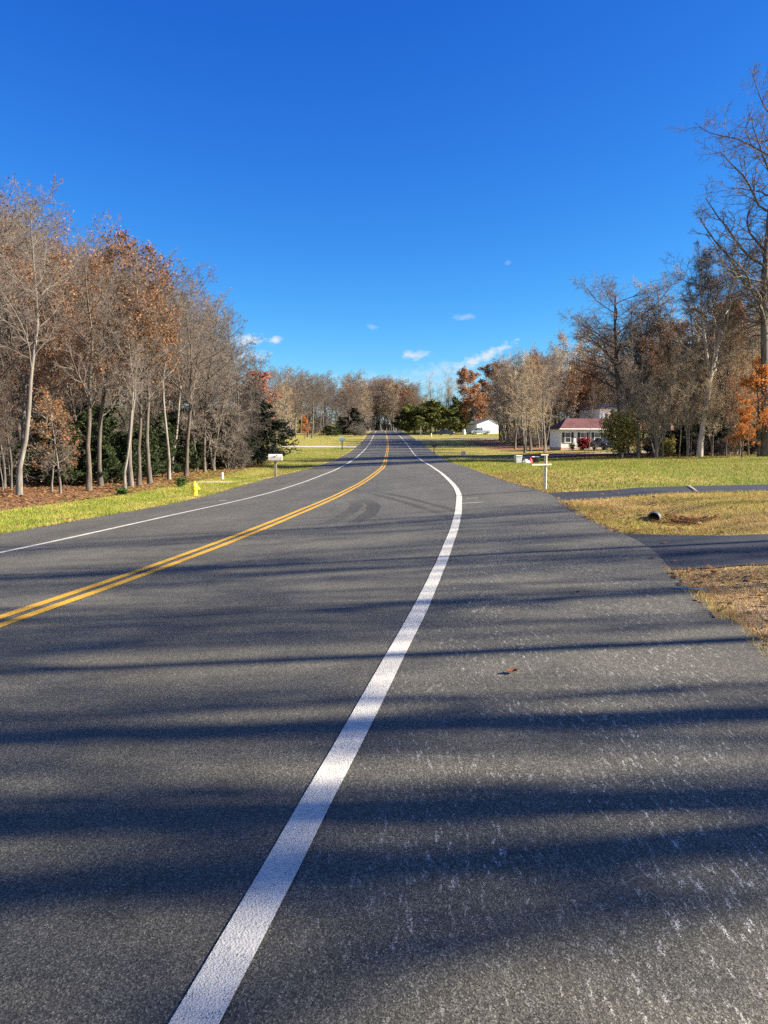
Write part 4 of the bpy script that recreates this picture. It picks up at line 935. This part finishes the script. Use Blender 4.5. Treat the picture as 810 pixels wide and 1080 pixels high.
# ---- fire hydrant
px, d = 205, 31.9; x = wx(px, d); g = G(x, d)
Hy = thing('fire_hydrant', 'yellow fire hydrant on the left grass verge', 'fire hydrant', (x, d, g - .03), .5)
MB().lathe([(.17, 0), (.17, .05), (.115, .05), (.11, .40), (.145, .40), (.145, .45), (.12, .45)], 20).build('barrel', M_hyd, Hy, smooth=True)
bn = MB().lathe([(.125, .452), (.12, .50), (.09, .56), (.04, .59), (.035, .60), (.035, .65), (.01, .65)], 20).build('bonnet', M_hyd, Hy, smooth=True)
for ax, sg in (('x', 1), ('x', -1), ('y', -1)):
    rr = .075 if ax == 'y' else .055; m = MB()
    pr = [(rr * .8, .08), (rr * .8, .15), (rr, .15), (rr, .20), (.022, .20), (.022, .225), (.01, .225)]
    m.lathe([(a, sg * q) for a, q in pr], 14, (0, 0, .33), ax); m.build('outlet', M_hyd, Hy, smooth=True)
# ---- mailboxes
def mailbox(label, px, d, h, postm, boxm, L=.52, rz=0., flag=True, w=.09, bw=.2, bh=.24, digits=False):
    x = wx(px, d); o = thing('mailbox', label, 'mailbox', (x, d, G(x, d) - .05), rz)
    MB().box(-w / 2, w / 2, -w / 2, w / 2, 0, h - bh - .02).build('post', postm, o, bevel=.008)
    MB().box(-L / 2, L / 2, -bw / 2 * .8, bw / 2 * .8, h - bh - .018, h - bh + .012).build('bracket', postm, o)
    pr = [(-bw / 2, h - bh + .014), (bw / 2, h - bh + .014)] + [(bw / 2 * math.cos(a), h - bw / 2 + bw / 2 * math.sin(a)) for a in np.linspace(0, math.pi, 9)]
    b = MB().extrude(pr, -L / 2, L / 2, 'x').build('box', boxm, o, smooth=True)
    MB().extrude([(p[0] * 1.03, (p[1] - h + bh / 2) * 1.03 + h - bh / 2) for p in pr], L / 2 + .001, L / 2 + .02, 'x').build('door', boxm, b)
    if flag: MB().box(-.03, .12, -bw / 2 - .022, -bw / 2 - .008, h - .13, h - .10).box(.08, .14, -bw / 2 - .024, -bw / 2 - .006, h - .13, h - .04).build('flag', M_redp, b)
    return o, b
mo, mb_ = mailbox('white mailbox on a brown wooden post by the left road edge', 290.5, 48.6, 1.5, M_postwood, M_box, L=.5 * 3.6 / 2.2, rz=.05, w=.17, bw=.36, bh=.40)
mailbox('blue-grey mailbox on a dark post at the far left road edge', 361, 116, 2.0, M_black, M_bluegrey, L=.7, rz=.1, w=.14, bw=.5, bh=.62, flag=False)
mailbox('black mailbox on a thin black post at the far right road edge', 457.5, 94.6, 1.22, M_black, M_black, L=.62, rz=.1, w=.09, bw=.26, bh=.28, flag=False)
# ---- mailbox-style timber post at the mouth of the farther drive
px, d = 575.2, 18.1; x = wx(px, d)
P = thing('timber_post', 'pale timber post with a cross arm at the corner of the farther driveway', 'post', (x, d, G(x, d) - .06), .38)
MB().lathe([(.042, 0), (.042, .92)], 4).build('post', M_palewood, P, bevel=.006)
MB().box(-.42, .12, -.068, -.04, .665, .70).build('cross_arm', M_palewood, P, bevel=.005)
MB().box(-.17, .0345, -.066, -.038, .90, .925).build('top_arm', M_palewood, P, bevel=.004)
# ---- markers and utility posts
px, d = 234.5, 46.4; x = wx(px, d)
o = thing('marker_post', 'short white marker post on the left verge between the hydrant and the mailbox', 'post', (x, d, G(x, d) - .03))
MB().lathe([(.075, 0), (.075, .33), (.06, .36)], 14).build('tube', M_trim, o, smooth=True); MB().lathe([(.085, .34), (.085, .40), (.05, .43), (.01, .435)], 14).build('cap', M_trim, o, smooth=True)
px, d = 488.6, 86; x = wx(px, d)
o = thing('utility_pedestal', 'small white utility pedestal on the right lawn past the black mailbox', 'utility box', (x, d, G(x, d) - .03), .2)
MB().box(-.2, .2, -.16, .16, 0, .42).build('base', M_box, o, bevel=.02); MB().hexa([(-.22, -.18, .422), (.22, -.18, .422), (.22, .18, .422), (-.22, .18, .422)], [(-.19, -.15, .52), (.19, -.15, .52), (.19, .15, .52), (-.19, .15, .52)]).build('lid', M_box, o, bevel=.01)
px, d = 443.6, 188; x = wx(px, d)
o = thing('sign_post', 'thin pale post standing in front of the green pines', 'post', (x, d, G(x, d) - .05)); MB().box(-.09, .09, -.06, .06, 0, 2.6).build('pole', M_palewood, o); MB().box(-.15, .15, -.075, -.062, 2.1, 2.6).build('plate', M_metal, o)
px, d = 454.5, 188; x = wx(px, d)
o = thing('marker_post', 'short cream marker post right of the thin pale post by the pines', 'post', (x, d, G(x, d) - .05)); MB().lathe([(.16, 0), (.16, .9), (.12, 1.0), (.01, 1.02)], 10).build('tube', M_palewood, o, smooth=True)
# ---- bins and bags put out on the right lawn
def bin_(label, px, d, h, w, mat, lidm, rz=0):
    x = wx(px, d); o = thing('wheeled_bin', label, 'bin', (x, d, G(x, d) - .02), rz)
    a, b = w * .40, w * .5
    MB().hexa([(-a, -a, .05), (a, -a, .05), (a, a, .05), (-a, a, .05)], [(-b, -b, h * .9), (b, -b, h * .9), (b, b, h * .9), (-b, b, h * .9)]).build('body', mat, o, bevel=.02)
    MB().hexa([(-b - .02, -b - .04, h * .9 + .002), (b + .02, -b - .04, h * .9 + .002), (b + .02, b + .02, h * .9 + .002), (-b - .02, b + .02, h * .9 + .002)], [(-b + .02, -b, h), (b - .02, -b, h), (b - .02, b, h), (-b + .02, b, h)]).build('lid', lidm, o, bevel=.015)
    for sx in (-1, 1): MB().lathe([(.02, -.03), (.08, -.03), (.08, .03), (.02, .03)], 12, (sx * a, a * .9, .08), 'x').build('wheel', M_tyre, o)
bin_('pale green wheeled bin, leftmost of the things put out on the right lawn', 546, 56, .66, .48, M_binp, M_binp, .2)
bin_('black wheeled bin just right of the pale green bin', 550, 56.5, .56, .34, M_bind, M_bind, .1)
bin_('dark bin second from the right end of the row on the lawn', 562.3, 56.5, .58, .30, M_bind, M_bag, 0)
bin_('dark bin at the right end of the row on the lawn', 566, 56.4, .58, .28, M_bind, M_bluegrey, 0)
def bag(label, px, d, w, h, mat):
    x = wx(px, d); m = MB(); pr = [(.3, 0), (.48, .12), (.5, .4), (.40, .68), (.18, .86), (.07, .9), (.12, 1.0), (.02, .98)]
    V = []; F = []; n = 14
    for i, (r, z) in enumerate(pr):
        for k in range(n):
            a = 2 * math.pi * k / n; q = 1 + .12 * math.sin(3 * a + i * 1.3) + .06 * math.sin(7 * a + i * 2.1); V.append((w * r * q * math.cos(a), w * r * q * math.sin(a), h * z))
    for i in range(len(pr) - 1):
        for k in range(n): F.append((i * n + k, i * n + (k + 1) % n, (i + 1) * n + (k + 1) % n, (i + 1) * n + k))
    F.append(tuple(range(n))[::-1]); F.append(tuple((len(pr) - 1) * n + k for k in range(n)))
    m.add(V, F); return tag(m.build('rubbish_bag', mat, None, smooth=True, loc=(x, d, G(x, d) - .02)), label, 'bag')
bag('white rubbish bag lying between the black bin and the red bag', 554.5, 56, .55, .40, M_bag)
bag('red rubbish bag between the white bag and the dark bins', 558.8, 56.2, .32, .52, M_redp)
# ---- culvert mouth between the two drives
x, d = 4.25, 12.05; g = G(x, d)
o = thing('culvert_pipe', 'steel culvert pipe end poking out of the grass between the two driveways', 'culvert', (x, d, g + .035), math.radians(-26), None, .76)
pr = []
for k in range(9): pr += [(.135 if k % 2 else .125, -.0 + k * .03)]
inner = [(.112, .24), (.112, 0)]
m = MB(); n = 24; prof = pr + inner; V = []; F = []
for (r, q) in prof:
    for k in range(n): a = 2 * math.pi * k / n; V.append((r * math.cos(a), q - .03, r * math.sin(a) + .03))
for i in range(len(prof)):
    j = (i + 1) % len(prof)
    for k in range(n): F.append((i * n + k, i * n + (k + 1) % n, j * n + (k + 1) % n, j * n + k))
m.add(V, F); m.build('pipe', M_pipe, o, smooth=True)
MB().lathe([(.02, .20), (.111, .20), (.111, .21), (.02, .21)], 20, (0, 0, .03), 'y').build('inside', M_dark, o)  # near-black disc, the shade of the pipe's depth put into its colour
# ---- leaves lying about
def fallen(name, n, pts, size, pal, lift=.0, stuff=True):
    r = np.random.default_rng(n + 3); P2 = pts(r, n); n = len(P2); z = T(P2[:, 0], P2[:, 1]) + lift
    c = np.concatenate([P2, (z + .012)[:, None]], 1); a = r.uniform(0, 6.28, n); tilt = r.normal(0, .35, (n, 2)); s = size * r.uniform(.5, 1.4, n)[:, None]
    dd = np.stack([np.cos(a), np.sin(a), tilt[:, 0]], -1); e = np.stack([-np.sin(a), np.cos(a), tilt[:, 1]], -1)
    V = np.stack([c - dd * s * .65, c + e * s * .42 + np.array([0, 0, .008]), c + dd * s * .65, c - e * s * .42], 1); V[:, :, 2] = np.maximum(V[:, :, 2], z[:, None] + .003)
    col = np.array(pal)[r.integers(0, len(pal), n)] * r.uniform(.7, 1.3, (n, 1))
    me = mkmesh(name, V.reshape(-1, 3), [np.arange(4 * n).reshape(n, 4)], M_leaf, col=np.repeat(col, 4, 0)); o = link(name, me, kind='stuff'); return o
LV = BROWN + TAN + RUST[1:3]
def left_floor(r, n):
    y = r.uniform(26, 75, n); o = -r.uniform(14.2, 30, n); xr, z, b, th = road(y); return np.stack([xr + o * np.cos(th), y - o * np.sin(th) * 0], -1)
fallen('leaf_litter', 30000, left_floor, .13, LV)
def right_floor(r, n): return np.stack([r.uniform(16, 46, n), r.uniform(64, 92, n)], -1)
fallen('leaf_litter', 12000, right_floor, .15, LV)
def in_drive(P2):
    x, y = P2[:, 0], P2[:, 1]
    k = ((y > np.interp(x, [3, 4.3, 6, 10, 24], [7.75, 7.95, 8.3, 9, 11]) - .03) & (y < np.interp(x, [3.3, 3.9, 4.8, 6.3, 10, 24], [10.3, 9.9, 9.75, 10.1, 10.9, 13]) + .03))
    k |= ((y > np.interp(x, [3.7, 4.8, 6.43, 8.2, 14, 40], [15.1, 15.2, 15.76, 16.25, 18, 26]) - .03) & (y < np.interp(x, [3.95, 5.2, 7, 9.2, 14.5, 40], [17.3, 17.05, 17.65, 18.3, 20.3, 28.4]) + .03))
    return k & (x > 0)
def verge_r(r, n):
    y = r.uniform(3, 30, n); o = np.interp(y, E_TAB[:, 0], E_TAB[:, 1]) + np.abs(r.exponential(.9, n)) - .08; xr, z, b, th = road(y); P2 = np.stack([xr + o * np.cos(th), y], -1); return P2[~in_drive(P2) | (r.random(n) < .06)]
fallen('fallen_leaves', 2600, verge_r, .055, LV, .015)
def verge_l(r, n):
    y = r.uniform(12, 60, n); o = np.interp(y, LE_TAB[:, 0], LE_TAB[:, 1]) - np.abs(r.exponential(1.2, n)) + .15; xr, z, b, th = road(y); return np.stack([xr + o * np.cos(th), y], -1)
fallen('fallen_leaves', 160, lambda r, n: np.stack([4.75 + r.normal(0, .28, n), 12.15 + r.normal(0, .16, n)], -1), .07, BROWN + RUST, .03)
fallen('fallen_leaves', 500, lambda r, n: np.stack([r.uniform(3.2, 5.5, n), r.uniform(4.2, 7.6, n)], -1), .05, BROWN + TAN, .03)
fallen('fallen_leaves', 1300, verge_l, .07, LV, .015)
def one_leaf(label, x, y, s, col, rz):
    n = 9; V = []; F = []
    for i in range(n):
        t = i / (n - 1); w = s * .34 * math.sin(math.pi * min(1, t * 1.05)) ** .8 * (1 + .25 * math.sin(t * 19)); z0 = .012 + .25 * s * (t - .45) ** 2 * 2
        for j in (-1, -.5, 0, .5, 1): V.append(((t - .5) * s, j * w, z0 + abs(j) ** 1.5 * s * .11))
    for i in range(n - 1):
        for j in range(4): F.append((i * 5 + j, i * 5 + j + 1, (i + 1) * 5 + j + 1, (i + 1) * 5 + j))
    me = mkmesh('fallen_leaf', np.array(V), [np.array(F)], M_leaf, col=np.tile(np.array(col), (len(V), 1)) * rng.uniform(.8, 1.2, (len(V), 1)), smooth=True)
    return tag(link('fallen_leaf', me, loc=(x, y, G(x, y) + RZ), rotz=rz), label, 'leaf', )
one_leaf('curled brown leaf lying on the asphalt right of the white line', .79, 4.60, .078, (.30, .10, .045), .1)
one_leaf('small dark leaf lying on the asphalt left of the blue paint mark', 1.72, 6.75, .05, (.05, .035, .03), 1.0)
x, d = -8.6, 19.2
one_leaf('pale brown leaf at the left edge of the asphalt below the verge', -8.0, 19.3, .22, (.42, .26, .15), .4)
# ---- grass
def blades(name, n, pts, h, wd, pal, clump=1.0):
    r = np.random.default_rng(n); P2 = pts(r, n); m_ = len(P2); z = T(P2[:, 0], P2[:, 1])
    hh = h * r.uniform(.45, 1.4, m_); a = r.uniform(0, 6.28, m_); ln = r.uniform(.1, 1.1, m_)
    b = np.stack([P2[:, 0], P2[:, 1], z - .01], -1); sd = np.stack([np.cos(a), np.sin(a), 0 * a], -1) * (wd * r.uniform(.6, 1.4, m_))[:, None]
    a2 = r.uniform(0, 6.28, m_); tip = b + np.stack([np.cos(a2) * ln * hh, np.sin(a2) * ln * hh, hh], -1)
    V = np.stack([b - sd, b + sd, tip], 1).reshape(-1, 3)
    nz_ = .5 + .5 * np.sin(P2[:, 0] * 1.9 + np.sin(P2[:, 1] * 1.3)) * np.sin(P2[:, 1] * 1.1 + P2[:, 0] * .4)
    pal = np.array(pal); k = np.clip((nz_ * .6 + r.random(m_) * .55) * len(pal), 0, len(pal) - 1).astype(int)
    col = pal[k] * r.uniform(.75, 1.3, (m_, 1))
    link(name, mkmesh(name, V, [np.arange(3 * m_).reshape(m_, 3)], M_blade, col=np.repeat(col, 3, 0)), kind='stuff')
STRAW = [(.58, .42, .19), (.50, .34, .14), (.46, .34, .11), (.38, .30, .09), (.26, .25, .05)]
GREEN = [(.115, .165, .020), (.165, .195, .028), (.23, .23, .04), (.31, .265, .07)]
GREENL = [(.135, .195, .024), (.195, .235, .034), (.26, .265, .048), (.34, .285, .08)]
def area_r(y0, y1, w):
    def f(r, n):
        y = r.uniform(y0, y1, n); o = np.interp(y, E_TAB[:, 0], E_TAB[:, 1]) + .03 + w * r.random(n) ** 1.3; xr, z, b, th = road(y)
        P2 = np.stack([xr + o * np.cos(th), y], -1); return P2[~in_drive(P2)]
    return f
def area_l(y0, y1, w):
    def f(r, n):
        y = r.uniform(y0, y1, n); o = np.interp(y, LE_TAB[:, 0], LE_TAB[:, 1]) - .05 - w * r.random(n); xr, z, b, th = road(y)
        P2 = np.stack([xr + o * np.cos(th), y], -1); return P2
    return f
blades('dry_grass', 16000, area_r(3.5, 7.9, 2.6), .05, .0032, [(.46, .30, .17), (.38, .235, .125), (.30, .18, .10), (.42, .31, .15), (.26, .16, .09)])
blades('dry_grass', 60000, area_r(9.6, 16.2, 6.5), .06, .0042, STRAW)
blades('grass', 90000, area_r(16.8, 45, 22), .07, .008, [STRAW[2]] + GREEN[::-1] + GREEN)
blades('grass', 60000, area_r(40, 75, 30), .09, .014, GREEN[::-1] + GREEN + [STRAW[1]])
blades('grass', 70000, area_l(12, 48, 4.0), .08, .008, GREENL)
blades('grass', 30000, area_l(46, 120, 26), .09, .016, GREEN)

def edge_tufts(tab, sgn, y0, y1):
    def f(r, n):
        y = y0 + (y1 - y0) * r.random(n) ** 1.5; y = y[np.sin(y * 2.3) + np.sin(y * 5.1 + 1) + r.normal(0, .7, n) > -.2]
        o = np.interp(y, tab[:, 0], tab[:, 1]) + sgn * (r.exponential(.10, len(y)) - .07); xr, z, b, th = road(y)
        P2 = np.stack([xr + o * np.cos(th), y], -1); return P2[~in_drive(P2)]
    return f
blades('verge_tufts', 9000, edge_tufts(E_TAB, 1, 3.5, 40), .075, .004, STRAW[1:4] + [(.34, .20, .10)])
blades('verge_tufts', 9001, edge_tufts(LE_TAB, -1, 11, 60), .10, .007, GREENL + [STRAW[1]])
def sparse(r, n): return np.stack([r.uniform(5, 34, n), r.uniform(9, 62, n)], -1)
def weeds(r, n):
    P2 = np.repeat(sparse(r, n // 14), 14, 0); P2 = P2 + r.normal(0, .09, P2.shape); P2 = P2[off(P2[:, 0], P2[:, 1]) > 2.7]; return P2[~in_drive(P2)]
blades('weed_clumps', 9800, weeds, .14, .008, [(.20, .21, .05), (.34, .26, .10), (.42, .30, .13)])
